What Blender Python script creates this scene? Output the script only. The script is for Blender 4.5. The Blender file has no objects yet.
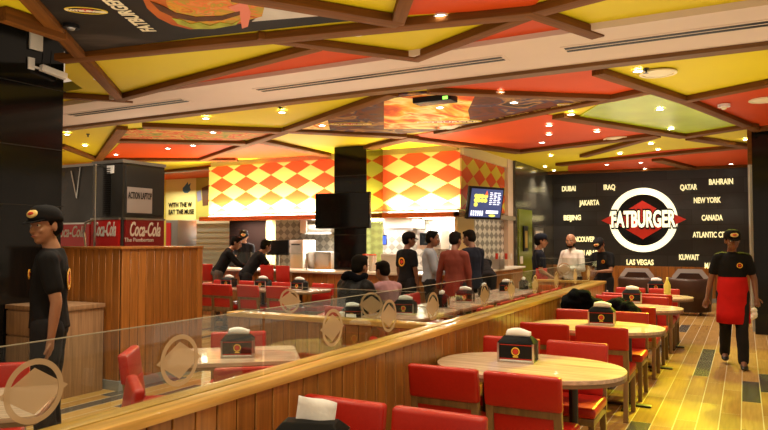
import bpy, bmesh, math, random
from mathutils import Vector, Matrix, Euler
random.seed(7)
S = bpy.context.scene
COL = S.collection
PI = math.pi
# ------------------------------------------------------------------ camera
F = 672.0
YAW = math.radians(28.2); PIT = math.atan(25/672)
EYE = Vector((0, 0, 1.6))
FW = Vector((-math.sin(YAW)*math.cos(PIT), math.cos(YAW)*math.cos(PIT), math.sin(PIT)))
RT = Vector((math.cos(YAW), math.sin(YAW), 0)); UP = RT.cross(FW)
cd = bpy.data.cameras.new('camera'); cam = bpy.data.objects.new('camera', cd); COL.objects.link(cam)
cd.sensor_width = 36; cd.lens = F/768*36; cd.clip_start = .05; cd.clip_end = 200
cam.location = EYE
cam.rotation_euler = Matrix((RT, UP, -FW)).transposed().to_euler()
S.camera = cam

def W(px, py, X=None, Y=None, Z=None):
    """world point seen at a pixel of the photograph on a given axis plane"""
    d = FW + RT*((px-384)/F) - UP*((py-215)/F)
    if X is not None: t = (X-EYE.x)/d.x
    elif Y is not None: t = (Y-EYE.y)/d.y
    else: t = (Z-EYE.z)/d.z
    return EYE + d*t

# ------------------------------------------------------------------ materials
def lin(c): return tuple(((v/255)/12.92 if v/255 <= .04045 else ((v/255+.055)/1.055)**2.4) for v in c)
def mat(name, rgb, rough=.5, metal=0, spec=.5, noise=0, nscale=8, emit=0, ecol=None, bump=0, coat=0, stretch=(1, 1, 1)):
    m = bpy.data.materials.new(name); m.use_nodes = True
    nt = m.node_tree; b = nt.nodes['Principled BSDF']
    c = (*rgb, 1)
    b.inputs['Base Color'].default_value = c
    b.inputs['Roughness'].default_value = rough
    b.inputs['Metallic'].default_value = metal
    b.inputs['Specular IOR Level'].default_value = spec
    b.inputs['Coat Weight'].default_value = coat
    if emit:
        b.inputs['Emission Color'].default_value = (*(ecol or rgb), 1)
        b.inputs['Emission Strength'].default_value = emit
    if noise or bump:
        tc = nt.nodes.new('ShaderNodeTexCoord'); mp = nt.nodes.new('ShaderNodeMapping')
        mp.inputs['Scale'].default_value = stretch
        nt.links.new(tc.outputs['Object'], mp.inputs['Vector'])
        n = nt.nodes.new('ShaderNodeTexNoise'); n.inputs['Scale'].default_value = nscale; n.inputs['Detail'].default_value = 4
        nt.links.new(mp.outputs['Vector'], n.inputs['Vector'])
        if noise:
            r = nt.nodes.new('ShaderNodeValToRGB')
            r.color_ramp.elements[0].position = .3; r.color_ramp.elements[1].position = .7
            r.color_ramp.elements[0].color = (*[v*(1-noise) for v in rgb], 1)
            r.color_ramp.elements[1].color = (*[min(1, v*(1+noise)) for v in rgb], 1)
            nt.links.new(n.outputs['Fac'], r.inputs['Fac']); nt.links.new(r.outputs['Color'], b.inputs['Base Color'])
        if bump:
            bp = nt.nodes.new('ShaderNodeBump'); bp.inputs['Strength'].default_value = bump; bp.inputs['Distance'].default_value = .01
            nt.links.new(n.outputs['Fac'], bp.inputs['Height']); nt.links.new(bp.outputs['Normal'], b.inputs['Normal'])
    return m

def wood_mat(name, rgb, axis='Z', rough=.35, var=.25, island=True, coat=.15):
    """timber with grain along one axis and a tone of its own for each board"""
    m = bpy.data.materials.new(name); m.use_nodes = True
    nt = m.node_tree; N = nt.nodes; L = nt.links; b = N['Principled BSDF']
    tc = N.new('ShaderNodeTexCoord'); mp = N.new('ShaderNodeMapping')
    s = {'X': (1.2, 22, 22), 'Y': (22, 1.2, 22), 'Z': (22, 22, 1.2)}[axis]
    mp.inputs['Scale'].default_value = s
    L.new(tc.outputs['Object'], mp.inputs['Vector'])
    n = N.new('ShaderNodeTexNoise'); n.inputs['Scale'].default_value = 1.6; n.inputs['Detail'].default_value = 5; n.inputs['Distortion'].default_value = .4
    L.new(mp.outputs['Vector'], n.inputs['Vector'])
    r = N.new('ShaderNodeValToRGB'); e = r.color_ramp.elements
    e[0].position = .3; e[1].position = .72
    e[0].color = (*[v*.68 for v in rgb], 1); e[1].color = (*[min(1, v*1.22) for v in rgb], 1)
    L.new(n.outputs['Fac'], r.inputs['Fac'])
    last = r.outputs['Color']
    if island:
        g = N.new('ShaderNodeNewGeometry'); mr = N.new('ShaderNodeMapRange')
        mr.inputs['To Min'].default_value = 1-var; mr.inputs['To Max'].default_value = 1+var*.6
        L.new(g.outputs['Random Per Island'], mr.inputs['Value'])
        hv = N.new('ShaderNodeHueSaturation'); L.new(last, hv.inputs['Color']); L.new(mr.outputs['Result'], hv.inputs['Value'])
        last = hv.outputs['Color']
    L.new(last, b.inputs['Base Color'])
    b.inputs['Roughness'].default_value = rough; b.inputs['Coat Weight'].default_value = coat
    return m

def emat(name, rgb, s):
    m = bpy.data.materials.new(name); m.use_nodes = True
    nt = m.node_tree; b = nt.nodes['Principled BSDF']
    b.inputs['Base Color'].default_value = (*rgb, 1)
    b.inputs['Emission Color'].default_value = (*rgb, 1); b.inputs['Emission Strength'].default_value = s
    return m

def glass_mat(name, tint=(.93, .97, .95), refl=.5, alpha_rough=.02):
    m = bpy.data.materials.new(name); m.use_nodes = True
    nt = m.node_tree; N = nt.nodes; L = nt.links; N.remove(N['Principled BSDF']); out = N['Material Output']
    t = N.new('ShaderNodeBsdfTransparent'); t.inputs['Color'].default_value = (*tint, 1)
    g = N.new('ShaderNodeBsdfGlossy'); g.inputs['Roughness'].default_value = alpha_rough
    fr = N.new('ShaderNodeFresnel'); fr.inputs['IOR'].default_value = 1.45
    mm = N.new('ShaderNodeMath'); mm.operation = 'MULTIPLY'; mm.inputs[1].default_value = refl
    L.new(fr.outputs[0], mm.inputs[0])
    mx = N.new('ShaderNodeMixShader'); L.new(mm.outputs[0], mx.inputs['Fac']); L.new(t.outputs[0], mx.inputs[1]); L.new(g.outputs[0], mx.inputs[2])
    L.new(mx.outputs[0], out.inputs['Surface'])
    return m

def frost_mat(name, rgb, a):
    m = bpy.data.materials.new(name); m.use_nodes = True
    nt = m.node_tree; b = nt.nodes['Principled BSDF']
    b.inputs['Base Color'].default_value = (*rgb, 1); b.inputs['Alpha'].default_value = a; b.inputs['Roughness'].default_value = .6
    return m

M = {}
M['yellow'] = mat('yellow_panel', (.66, .52, .012), .55, spec=.2, noise=.04, nscale=.8)
M['red'] = mat('red_panel', (.55, .060, .006), .55, spec=.15, noise=.05, nscale=.8)
M['beige'] = mat('beige_plaster', (.66, .52, .42), .7, noise=.03, nscale=1)
M['cream'] = mat('cream_plaster', (.75, .62, .30), .6)
M['beam'] = wood_mat('beam_wood', (.15, .052, .007), 'X', .42, island=True, coat=0)
M['beam'].node_tree.nodes['Principled BSDF'].inputs['Specular IOR Level'].default_value = .15; M['beam'].node_tree.nodes['Principled BSDF'].inputs['Roughness'].default_value = .6
M['plank'] = wood_mat('plank_wood', (.40, .150, .030), 'Z', .33, .22)
M['plank_low'] = wood_mat('plank_wood_low', (.32, .130, .026), 'Z', .33, .18)
M['cap'] = wood_mat('cap_wood', (.62, .36, .085), 'Y', .28, .08, coat=.35)
M['capx'] = wood_mat('cap_wood_cross', (.62, .36, .085), 'X', .28, .08, coat=.35)
M['cab'] = wood_mat('cabinet_wood', (.33, .19, .10), 'Z', .45, .05)
M['table'] = wood_mat('table_laminate', (.64, .47, .36), 'X', .25, .03, coat=.3)
M['table_edge'] = mat('table_edge', (.20, .12, .06), .4)
M['chair_wood'] = wood_mat('chair_wood', (.22, .125, .050), 'Z', .4, .05)
M['leather'] = mat('red_leather', (.45, .014, .007), .36, bump=.06, nscale=60, noise=.05)
M['brown_leather'] = mat('brown_leather', (.05, .018, .012), .4)
M['black'] = mat('black_gloss', (.005, .005, .005), .10, spec=.3, noise=.3, nscale=2)
M['blackm'] = mat('black_matt', (.008, .008, .009), .45, spec=.2)
M['metal'] = mat('dark_metal', (.05, .045, .04), .35, .8)
M['steel'] = mat('steel', (.60, .58, .54), .28, 1, noise=.12, nscale=4)
M['steel_d'] = mat('steel_dull', (.35, .34, .33), .4, .8)
M['white'] = mat('white_paint', (.75, .72, .66), .5)
M['ivory'] = mat('ivory', (.8, .7, .45), .5)
M['paper'] = mat('paper', (.88, .87, .88), .8, bump=.2, nscale=30)
M['glass'] = glass_mat('clear_glass', refl=.28)
M['decal'] = frost_mat('frosted_decal', (.60, .44, .27), .62)
M['grey_rib'] = mat('grey_shutter', (.45, .44, .44), .45, .4)
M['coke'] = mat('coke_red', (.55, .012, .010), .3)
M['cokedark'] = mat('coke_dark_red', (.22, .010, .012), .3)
M['cooler'] = mat('cooler_steel', (.040, .038, .036), .22, .3, noise=.2, nscale=3)
M['lamp'] = emat('lamp_glow', (1, .90, .72), 30)
M['lampb'] = emat('lamp_glow_cool', (.85, .9, 1), 26)
M['sign'] = emat('sign_glow', (1, .93, .62), 1.25)
M['signtext'] = emat('sign_letter_glow', (1, .90, .45), 1.0)
M['signred'] = mat('sign_red', (.50, .018, .010), .4, emit=.25, ecol=(.7, .03, .01))
M['screen_w'] = emat('screen_white', (.8, .85, 1), 1.5)
M['screen_y'] = emat('screen_yellow', (.7, .72, .12), 1.1)
M['screen_b'] = emat('screen_blue', (.04, .06, .18), .8)
M['screen_r'] = emat('screen_red', (.8, .12, .04), 1.0)
M['strip'] = emat('light_strip', (1, .93, .80), 9)
M['lip'] = mat('orange_lip', (.75, .16, .015), .4)
M['green'] = mat('green_tile', (.16, .20, .015), .25)
M['gold'] = mat('gold', (.75, .5, .08), .3, .8)
M['logo_y'] = mat('logo_yellow', (.85, .55, .06), .5)
M['logo_r'] = mat('logo_red', (.55, .03, .015), .5)
M['skirt'] = mat('grey_skirting', (.28, .29, .30), .4)
M['flame'] = mat('flame_yellow', (.85, .42, .04), .5)

def diamond_mat(name, c1, c2, u, v, su, sv, off=(0, 0), rough=.4, metal=0):
    """harlequin pattern on object axes u,v with diamonds su wide and sv high"""
    m = bpy.data.materials.new(name); m.use_nodes = True
    nt = m.node_tree; N = nt.nodes; L = nt.links; b = N['Principled BSDF']
    tc = N.new('ShaderNodeTexCoord'); sp = N.new('ShaderNodeSeparateXYZ'); L.new(tc.outputs['Object'], sp.inputs[0])
    def mth(op, a, bb=None):
        n = N.new('ShaderNodeMath'); n.operation = op
        for i, q in enumerate((a, bb)):
            if q is None: continue
            if isinstance(q, (int, float)): n.inputs[i].default_value = q
            else: L.new(q, n.inputs[i])
        return n.outputs[0]
    a = mth('DIVIDE', mth('ADD', sp.outputs[u], off[0]), su); c = mth('DIVIDE', mth('ADD', sp.outputs[v], off[1]), sv)
    p = mth('FLOOR', mth('ADD', a, c)); q = mth('FLOOR', mth('SUBTRACT', a, c))
    k = mth('MODULO', mth('ABSOLUTE', mth('ADD', p, q)), 2)
    mx = N.new('ShaderNodeMix'); mx.data_type = 'RGBA'
    L.new(k, mx.inputs['Factor']); mx.inputs[6].default_value = (*c1, 1); mx.inputs[7].default_value = (*c2, 1)
    L.new(mx.outputs[2], b.inputs['Base Color'])
    b.inputs['Roughness'].default_value = rough; b.inputs['Metallic'].default_value = metal
    return m
RED_D = (.80, .10, .02); YEL_D = (.92, .74, .20)

# ------------------------------------------------------------------ mesh building
class MB:
    def __init__(s): s.v = []; s.f = []; s.mi = []
    def add(s, vs, fs, mi=0):
        o = len(s.v); s.v += [tuple(p) for p in vs]
        s.f += [tuple(i+o for i in f) for f in fs]; s.mi += [mi]*len(fs)
    def box(s, x0, x1, y0, y1, z0, z1, T=None, mi=0):
        vs = [Vector((x, y, z)) for z in (z0, z1) for y in (y0, y1) for x in (x0, x1)]
        if T is not None: vs = [T @ p for p in vs]
        s.add(vs, [(0, 2, 3, 1), (4, 5, 7, 6), (0, 1, 5, 4), (2, 6, 7, 3), (0, 4, 6, 2), (1, 3, 7, 5)], mi)
        return s
    def prism(s, poly, z0, z1, T=None, mi=0):
        a = sum(poly[i][0]*poly[(i+1) % len(poly)][1]-poly[(i+1) % len(poly)][0]*poly[i][1] for i in range(len(poly)))
        if a < 0: poly = poly[::-1]
        n = len(poly)
        vs = [Vector((x, y, z0)) for x, y in poly]+[Vector((x, y, z1)) for x, y in poly]
        if T is not None: vs = [T @ p for p in vs]
        s.add(vs, [tuple(range(n))[::-1], tuple(range(n, 2*n))]+[(i, (i+1) % n, n+(i+1) % n, n+i) for i in range(n)], mi)
        return s
    def ring(s, c, r0, r1, z0, z1, T=None, n=40, mi=0):
        vs = []
        for r, z in ((r0, z0), (r1, z0), (r1, z1), (r0, z1)):
            for i in range(n):
                a = 2*PI*i/n; p = Vector((c[0]+r*math.cos(a), c[1]+r*math.sin(a), z)); vs.append(T @ p if T is not None else p)
        fs = []
        for k in range(4):
            for i in range(n):
                j = (i+1) % n; kk = (k+1) % 4
                fs.append((k*n+i, k*n+j, kk*n+j, kk*n+i)[::-1])
        s.add(vs, fs, mi); return s
    def cyl(s, c, r, z0, z1, r2=None, n=20, T=None, mi=0):
        r2 = r if r2 is None else r2
        vs = [Vector((c[0]+rr*math.cos(2*PI*i/n), c[1]+rr*math.sin(2*PI*i/n), z)) for rr, z in ((r, z0), (r2, z1)) for i in range(n)]
        if T is not None: vs = [T @ p for p in vs]
        s.add(vs, [tuple(range(n))[::-1], tuple(range(n, 2*n))]+[(i, (i+1) % n, n+(i+1) % n, n+i) for i in range(n)], mi)
        return s
    def lathe(s, prof, c=(0, 0, 0), n=20, mi=0):
        vs = [(c[0]+r*math.cos(2*PI*i/n), c[1]+r*math.sin(2*PI*i/n), c[2]+z) for r, z in prof for i in range(n)]
        fs = [(k*n+i, k*n+(i+1) % n, (k+1)*n+(i+1) % n, (k+1)*n+i) for k in range(len(prof)-1) for i in range(n)]
        fs += [tuple(range(n))[::-1], tuple(range((len(prof)-1)*n, len(prof)*n))]
        s.add(vs, fs, mi); return s
    def bar(s, a, b, w, h, mi=0):
        """rectangular bar between two points, w across, h upward"""
        a = Vector(a); b = Vector(b); d = (b-a); L = d.length; d.normalize()
        up = Vector((0, 0, 1)) if abs(d.z) < .95 else Vector((0, 1, 0))
        r = d.cross(up).normalized(); u = r.cross(d)
        T = Matrix((r, d, u)).transposed().to_4x4(); T.translation = a
        s.box(-w/2, w/2, 0, L, -h/2, h/2, T, mi); return s
    def limb(s, a, b, ra, rb, n=12, caps=3, sq=1.0):
        a = Vector(a); b = Vector(b); d = b-a; L = max(d.length, 1e-5); d.normalize()
        up = Vector((0, 0, 1)) if abs(d.z) < .9 else Vector((0, 1, 0))
        r = d.cross(up).normalized(); u = r.cross(d)
        rings = []
        for k in range(1, caps+1): t = PI/2*k/(caps+1); rings.append((-ra*math.cos(t), ra*math.sin(t)))
        rings.append((0, ra)); rings.append((L, rb))
        for k in range(caps, 0, -1): t = PI/2*k/(caps+1); rings.append((L+rb*math.cos(t), rb*math.sin(t)))
        vs = [a-d*ra]
        for z, q in rings:
            for i in range(n): t = 2*PI*i/n; vs.append(a+d*z+r*(q*math.cos(t))+u*(q*sq*math.sin(t)))
        vs.append(b+d*rb); K = len(rings)
        fs = [(0, 1+(i+1) % n, 1+i) for i in range(n)]
        for k in range(K-1):
            for i in range(n): fs.append((1+k*n+i, 1+k*n+(i+1) % n, 1+(k+1)*n+(i+1) % n, 1+(k+1)*n+i))
        e = len(vs)-1; fs += [(e, 1+(K-1)*n+i, 1+(K-1)*n+(i+1) % n) for i in range(n)]
        s.add(vs, fs); return s
    def chain(s, pts, rs, n=10):
        for i in range(len(pts)-1): s.limb(pts[i], pts[i+1], rs[i], rs[i+1], n)
        return s
    def ell(s, c, r, R=None, nu=16, nv=10, jit=0):
        c = Vector(c); vs = []
        for j in range(nv+1):
            t = PI*j/nv
            for i in range(nu):
                a = 2*PI*i/nu; p = Vector((math.sin(t)*math.cos(a)*r[0], math.sin(t)*math.sin(a)*r[1], math.cos(t)*r[2]))
                if jit: p *= 1+random.uniform(-jit, jit)
                if R is not None: p = R @ p
                vs.append(c+p)
        fs = [(j*nu+i, (j+1)*nu+i, (j+1)*nu+(i+1) % nu, j*nu+(i+1) % nu) for j in range(nv) for i in range(nu)]
        s.add(vs, fs); return s
    def loft(s, secs, n=20):
        """secs: (centre, right vector, front vector) ellipse rings"""
        vs = []
        for c, rx, ry in secs:
            for i in range(n):
                a = 2*PI*i/n; vs.append(Vector(c)+Vector(rx)*math.cos(a)+Vector(ry)*math.sin(a))
        fs = [(k*n+i, k*n+(i+1) % n, (k+1)*n+(i+1) % n, (k+1)*n+i) for k in range(len(secs)-1) for i in range(n)]
        fs += [tuple(range(n))[::-1], tuple(range((len(secs)-1)*n, len(secs)*n))]
        s.add(vs, fs); return s
    def mesh(s, name):
        me = bpy.data.meshes.new(name); me.from_pydata(s.v, [], s.f)
        if any(s.mi): me.polygons.foreach_set('material_index', s.mi)
        me.update(); return me
    def build(s, name, m, parent=None, bevel=0, smooth=False, seg=2):
        me = s.mesh(name)
        for q in (m if isinstance(m, (list, tuple)) else [m]): me.materials.append(q)
        bm = bmesh.new(); bm.from_mesh(me); bmesh.ops.recalc_face_normals(bm, faces=bm.faces[:])
        if bevel:
            bmesh.ops.remove_doubles(bm, verts=bm.verts[:], dist=1e-5)
            es = [e for e in bm.edges if len(e.link_faces) == 2 and e.calc_face_angle(0) > .6]
            bmesh.ops.bevel(bm, geom=es, offset=bevel, segments=seg, profile=.6, affect='EDGES', clamp_overlap=True)
        bm.to_mesh(me); bm.free()
        if smooth or bevel:
            for p in me.polygons: p.use_smooth = True
            if not smooth or bevel:
                try: me.set_sharp_from_angle(angle=math.radians(42))
                except Exception: pass
        o = bpy.data.objects.new(name, me); COL.objects.link(o)
        if parent is not None: o.parent = parent
        return o

def tag(o, label=None, cat=None, group=None, kind=None):
    if label: o['label'] = label
    if cat: o['category'] = cat
    if group: o['group'] = group
    if kind: o['kind'] = kind
    return o
def empty(name, loc=(0, 0, 0), rz=0, **k):
    o = bpy.data.objects.new(name, None); COL.objects.link(o); o.location = loc; o.rotation_euler = (0, 0, rz); o.empty_display_size = .1
    return tag(o, **k)
def copy_tree(o, parent=None):
    c = o.copy(); COL.objects.link(c)
    if parent is not None: c.parent = parent
    for ch in list(o.children): copy_tree(ch, c)
    return c
def inst(proto, used, loc, rz=0, label=None, group=None, sc=None):
    o = proto if not used else copy_tree(proto)
    used.append(1); o.location = loc; o.rotation_euler = (0, 0, rz)
    if sc: o.scale = sc
    if label: o['label'] = label
    if group: o['group'] = group
    return o
def text(name, s, size, m, parent=None, loc=(0, 0, 0), rot=(0, 0, 0), ext=.005, bold=0, xs=1, shear=0, extra=None):
    c = bpy.data.curves.new(name, 'FONT'); c.body = s; c.size = size; c.extrude = ext; c.offset = bold; c.shear = shear
    c.align_x = 'CENTER'; c.align_y = 'CENTER'; c.resolution_u = 3
    t = bpy.data.objects.new(name, c); COL.objects.link(t); bpy.context.view_layer.update()
    dg = bpy.context.evaluated_depsgraph_get()
    me = bpy.data.meshes.new_from_object(t.evaluated_get(dg)); bpy.data.objects.remove(t)
    me.materials.clear(); me.materials.append(m)
    o = bpy.data.objects.new(name, me); COL.objects.link(o)
    o.location = loc; o.rotation_euler = rot; o.scale = (xs, 1, 1)
    if parent is not None: o.parent = parent
    return o
def remesh(mb, voxel, smooth=2):
    me = mb.mesh('tmp'); o = bpy.data.objects.new('tmp', me); COL.objects.link(o)
    r = o.modifiers.new('r', 'REMESH'); r.mode = 'VOXEL'; r.voxel_size = voxel; r.use_smooth_shade = True
    if smooth:
        q = o.modifiers.new('s', 'SMOOTH'); q.iterations = smooth; q.factor = .5
    bpy.context.view_layer.update()
    dg = bpy.context.evaluated_depsgraph_get()
    out = bpy.data.meshes.new_from_object(o.evaluated_get(dg))
    bpy.data.objects.remove(o); bpy.data.meshes.remove(me)
    return out
def link_mesh(name, me, m, parent=None):
    me.materials.clear()
    for q in (m if isinstance(m, (list, tuple)) else [m]): me.materials.append(q)
    for p in me.polygons: p.use_smooth = True
    o = bpy.data.objects.new(name, me); COL.objects.link(o)
    if parent is not None: o.parent = parent
    return o
def rrect(x0, x1, y0, y1, r, n=6):
    p = []
    for cx, cy, a in ((x1-r, y1-r, 0), (x0+r, y1-r, 90), (x0+r, y0+r, 180), (x1-r, y0+r, 270)):
        for k in range(n+1): t = math.radians(a+90*k/n); p.append((cx+r*math.cos(t), cy+r*math.sin(t)))
    return p


from mathutils import noise as mnoise
def rumple(me, amp=.004, sc=9.0):
    """cloth creases: push each vertex along its normal by folded noise"""
    me.update()
    co = [v.co.copy() for v in me.vertices]; no = [v.normal.copy() for v in me.vertices]
    for v, c, n in zip(me.vertices, co, no):
        q = Vector((c.x*sc, c.y*sc, c.z*sc*.55))
        v.co = c+n*(amp*(1.6*abs(mnoise.noise(q))-.3+.5*mnoise.noise(q*2.3)))
    me.update(); return me
# ------------------------------------------------------------------ THE ROOM
HC = 3.5
def struct(o, label=None): o['kind'] = 'structure'; return o
# floor: long wood-look tiles running to the sign wall, pale joints, a few slate ones
def floor_mat():
    m = bpy.data.materials.new('floor_tile'); m.use_nodes = True
    nt = m.node_tree; N = nt.nodes; L = nt.links; b = N['Principled BSDF']
    tc = N.new('ShaderNodeTexCoord'); sp = N.new('ShaderNodeSeparateXYZ'); L.new(tc.outputs['Object'], sp.inputs[0])
    def mt(op, a, c=None, d=None):
        n = N.new('ShaderNodeMath'); n.operation = op
        for i, q in enumerate((a, c, d)):
            if q is None: continue
            if isinstance(q, (int, float)): n.inputs[i].default_value = q
            else: L.new(q, n.inputs[i])
        return n.outputs[0]
    u = mt('DIVIDE', mt('ADD', sp.outputs[0], 20.01), .172)
    row = mt('FLOOR', u); fu = mt('FRACT', u)
    wn0 = N.new('ShaderNodeTexWhiteNoise'); wn0.noise_dimensions = '1D'; L.new(row, wn0.inputs['W'])
    v = mt('ADD', mt('DIVIDE', mt('ADD', sp.outputs[1], 20), 1.1), wn0.outputs['Value'])
    colm = mt('FLOOR', v); fv = mt('FRACT', v)
    cb = N.new('ShaderNodeCombineXYZ'); L.new(row, cb.inputs[0]); L.new(colm, cb.inputs[1])
    wn = N.new('ShaderNodeTexWhiteNoise'); wn.noise_dimensions = '2D'; L.new(cb.outputs[0], wn.inputs['Vector'])
    r = N.new('ShaderNodeValToRGB'); r.color_ramp.interpolation = 'CONSTANT'; e = r.color_ramp.elements
    e[0].position = 0; e[0].color = (.085, .075, .065, 1)
    e[1].position = .11; e[1].color = (.42, .235, .075, 1)
    for p, c in ((.35, (.50, .30, .10, 1)), (.6, (.36, .20, .06, 1)), (.8, (.46, .28, .085, 1))):
        q = e.new(p); q.color = c
    L.new(wn.outputs['Value'], r.inputs['Fac'])
    mp = N.new('ShaderNodeMapping'); mp.inputs['Scale'].default_value = (26, 1.6, 1); L.new(tc.outputs['Object'], mp.inputs['Vector'])
    no = N.new('ShaderNodeTexNoise'); no.inputs['Scale'].default_value = 1.5; no.inputs['Detail'].default_value = 5; L.new(mp.outputs[0], no.inputs['Vector'])
    mr = N.new('ShaderNodeMapRange'); mr.inputs['To Min'].default_value = .7; mr.inputs['To Max'].default_value = 1.3; L.new(no.outputs['Fac'], mr.inputs['Value'])
    hv = N.new('ShaderNodeHueSaturation'); L.new(r.outputs['Color'], hv.inputs['Color']); L.new(mr.outputs[0], hv.inputs['Value'])
    g1 = mt('LESS_THAN', fu, .05); g2 = mt('LESS_THAN', fv, .003)
    g = mt('MAXIMUM', g1, g2)
    mx = N.new('ShaderNodeMix'); mx.data_type = 'RGBA'; L.new(g, mx.inputs['Factor']); L.new(hv.outputs[0], mx.inputs[6]); mx.inputs[7].default_value = (.72, .60, .42, 1)
    L.new(mx.outputs[2], b.inputs['Base Color']); b.inputs['Roughness'].default_value = .26
    return m
struct(MB().box(-17.5, 4, -2.5, 20.5, -.1, 0).build('floor', floor_mat()))

def C(px, py): p = W(px, py, Z=HC); return (p.x, p.y)
# ceiling base sheet (yellow); the sheet stops short of the dark column, where the void above is taller
TW = C(62.2, 27); TV = Vector((-6.9, 5.03))
ce = MB().prism([(4, -2.5), (4, 20.5), (-17.5, 20.5), (-17.5, 5.6), (-7.3, 5.6), (TV.x, TV.y+.02), (-5.34, 3.93), (-5.34, -2.5)], HC, HC+.12).build('ceiling', M['yellow'])
struct(ce)
struct(MB().box(-9, -5.2, -2.5, 5.8, 4.3, 4.4).build('ceiling_recess', M['blackm']))
# red infill panels
def panel(name, pts, m, z0=HC-.012, z1=HC-.001, parent=ce):
    return MB().prism([C(*p) for p in pts], z0, z1).build(name, m, parent)
YS0, YS1 = 6.0, 7.10       # the beige soffit band crosses the room
REDS = [
    [(130, 95.5), (313, 44), (405, 53), (384, 56), (192, 86)],
    [(416, 54), (532, 8), (596, 30), (596, 40), (416, 60)],
    [(402, 14), (408, -8), (545, -8), (532, 7)],
    [(432, 86), (612, 66), (600, 70), (645, 89), (612, 95), (528, 91)],
    [(439, 130), (545, 114), (578, 117), (684, 136), (655, 134), (580, 147), (519, 151), (406, 136)],
    [(684, 97), (768, 82), (790, 78), (790, 130), (756, 126)],
    [(120, 143), (200, 141), (240, 141), (236, 150), (215, 158), (104, 158)],
    [(262, 139), (323, 152), (340, 158), (215, 158), (236, 148)],
    [(568, 163), (655, 151), (749, 144), (749, 170), (640, 178), (568, 180)],
    [(160, 172), (215, 164), (215, 182), (160, 182)],
]
for r in REDS: panel('red_panel', r, M['red'])
# shiny panel over the aisle, the green light on it put into its colour
M['green_lit'] = mat('green_lit_colour', (.50, .62, .015), .25, .1, noise=.3, nscale=.7, bump=.05)
panel('green_lit_panel', [(612, 95), (645, 89), (684, 97), (749, 124), (684, 134), (578, 116)], M['green_lit'], HC-.02)
# soffit band with a timber edge
sof = struct(MB().box(-17, 4, YS0, YS1, HC-.06, HC).build('ceiling_soffit', M['beige']))
struct(MB().box(-17, 4, YS1, YS1+.17, HC-.10, HC).build('trim_1', wood_mat('trim_wood', (.17, .070, .010), 'X', .6, coat=0)))
# linear slots in the soffit (air diffusers)
def slot(pa, pb, label):
    a = W(*pa, Z=HC-.06); b = W(*pb, Z=HC-.06)
    yy = 6.50
    e = empty('slot_diffuser', ((a.x+b.x)/2, yy, HC-.06), label=label, cat='air vent', group='slot diffusers in the ceiling band')
    L = abs(b.x-a.x)/2
    MB().box(-L, L, -.11, .11, -.006, 0).build('frame', M['beige'], e)
    for s in (-.046, .046): MB().box(-L+.03, L-.03, s-.026, s+.026, -.010, -.005).build('slot', M['blackm'], e)
slot((64, 114), (188, 100), 'long double slot air diffuser in the beige band, beside the dark column')
slot((250, 88), (499, 52), 'long double slot air diffuser in the middle of the beige band')
slot((560, 47), (800, 12), 'long double slot air diffuser at the end of the beige band above the aisle')
# timber beams of the triangular ceiling lattice
def beam(a, b, w=.17, h=.07, ext=.05):
    w *= .88
    a = Vector((*C(*a), 0)); b = Vector((*C(*b), 0)); d = (b-a).normalized(); a -= d*ext; b += d*ext
    L = (b-a).length; ang = math.atan2(d.y, d.x)
    me = MB().box(0, L, -w/2, w/2, -h, 0)
    o = me.build('beam', M['beam'], ce, bevel=.008); o.location = (a.x, a.y, HC-.002+random.uniform(-.004, .0)); o.rotation_euler = (0, 0, ang)
for a, b, w in [((28, -8), (120, 95), .14), ((64, 54.5), (532, 7.5), .19), ((532, 7.5), (640, -22), .17), ((120, 95), (315, 43), .13), ((262, 33), (416, 53.5), .15),
             ((416, 53.5), (532, 8), .15), ((532, 7), (595, 29), .15), ((62, 92.5), (129, 97), .12), ((240, -10), (395, 16.5), .19), ((398, 16), (407, -12), .13),
             ((62, 144), (98, 158), .16), ((98, 158), (122, 126), .2), ((146, 123.5), (285, 129), .26), ((391, 91), (284, 129), .2), ((284, 129), (202, 158), .2),
             ((113, 138), (243, 141), .34), ((104, 158), (235, 158), .3), ((262, 139), (325, 153), .3), ((285, 128), (402, 134), .3), ((368, 146), (412, 135), .3),
             ((432, 88), (612, 95), .17), ((612, 95), (645, 88), .2), ((612, 95), (439, 130), .2), ((600, 69), (684, 97), .17), ((684, 97), (768, 80), .17), ((768, 80), (800, 73), .17),
             ((684, 97), (757, 127), .17), ((560, 114), (684, 134), .26), ((684, 134), (752, 123), .24), ((406, 136), (519, 150), .3), ((519, 150), (655, 133), .28),
             ((584, 154), (655, 134), .2), ((560, 163), (750, 144), .3), ((692, 136), (750, 145), .24), ((658, 158), (709, 171), .3), ((757, 127), (790, 122), .2), ((549, 172), (745, 164.5), .2),
             ((160, 171), (212, 166), .3)]:
    beam(a, b, w)
beam((2, 6), (62.5, 26.8), .12, .12, 0)

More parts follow.
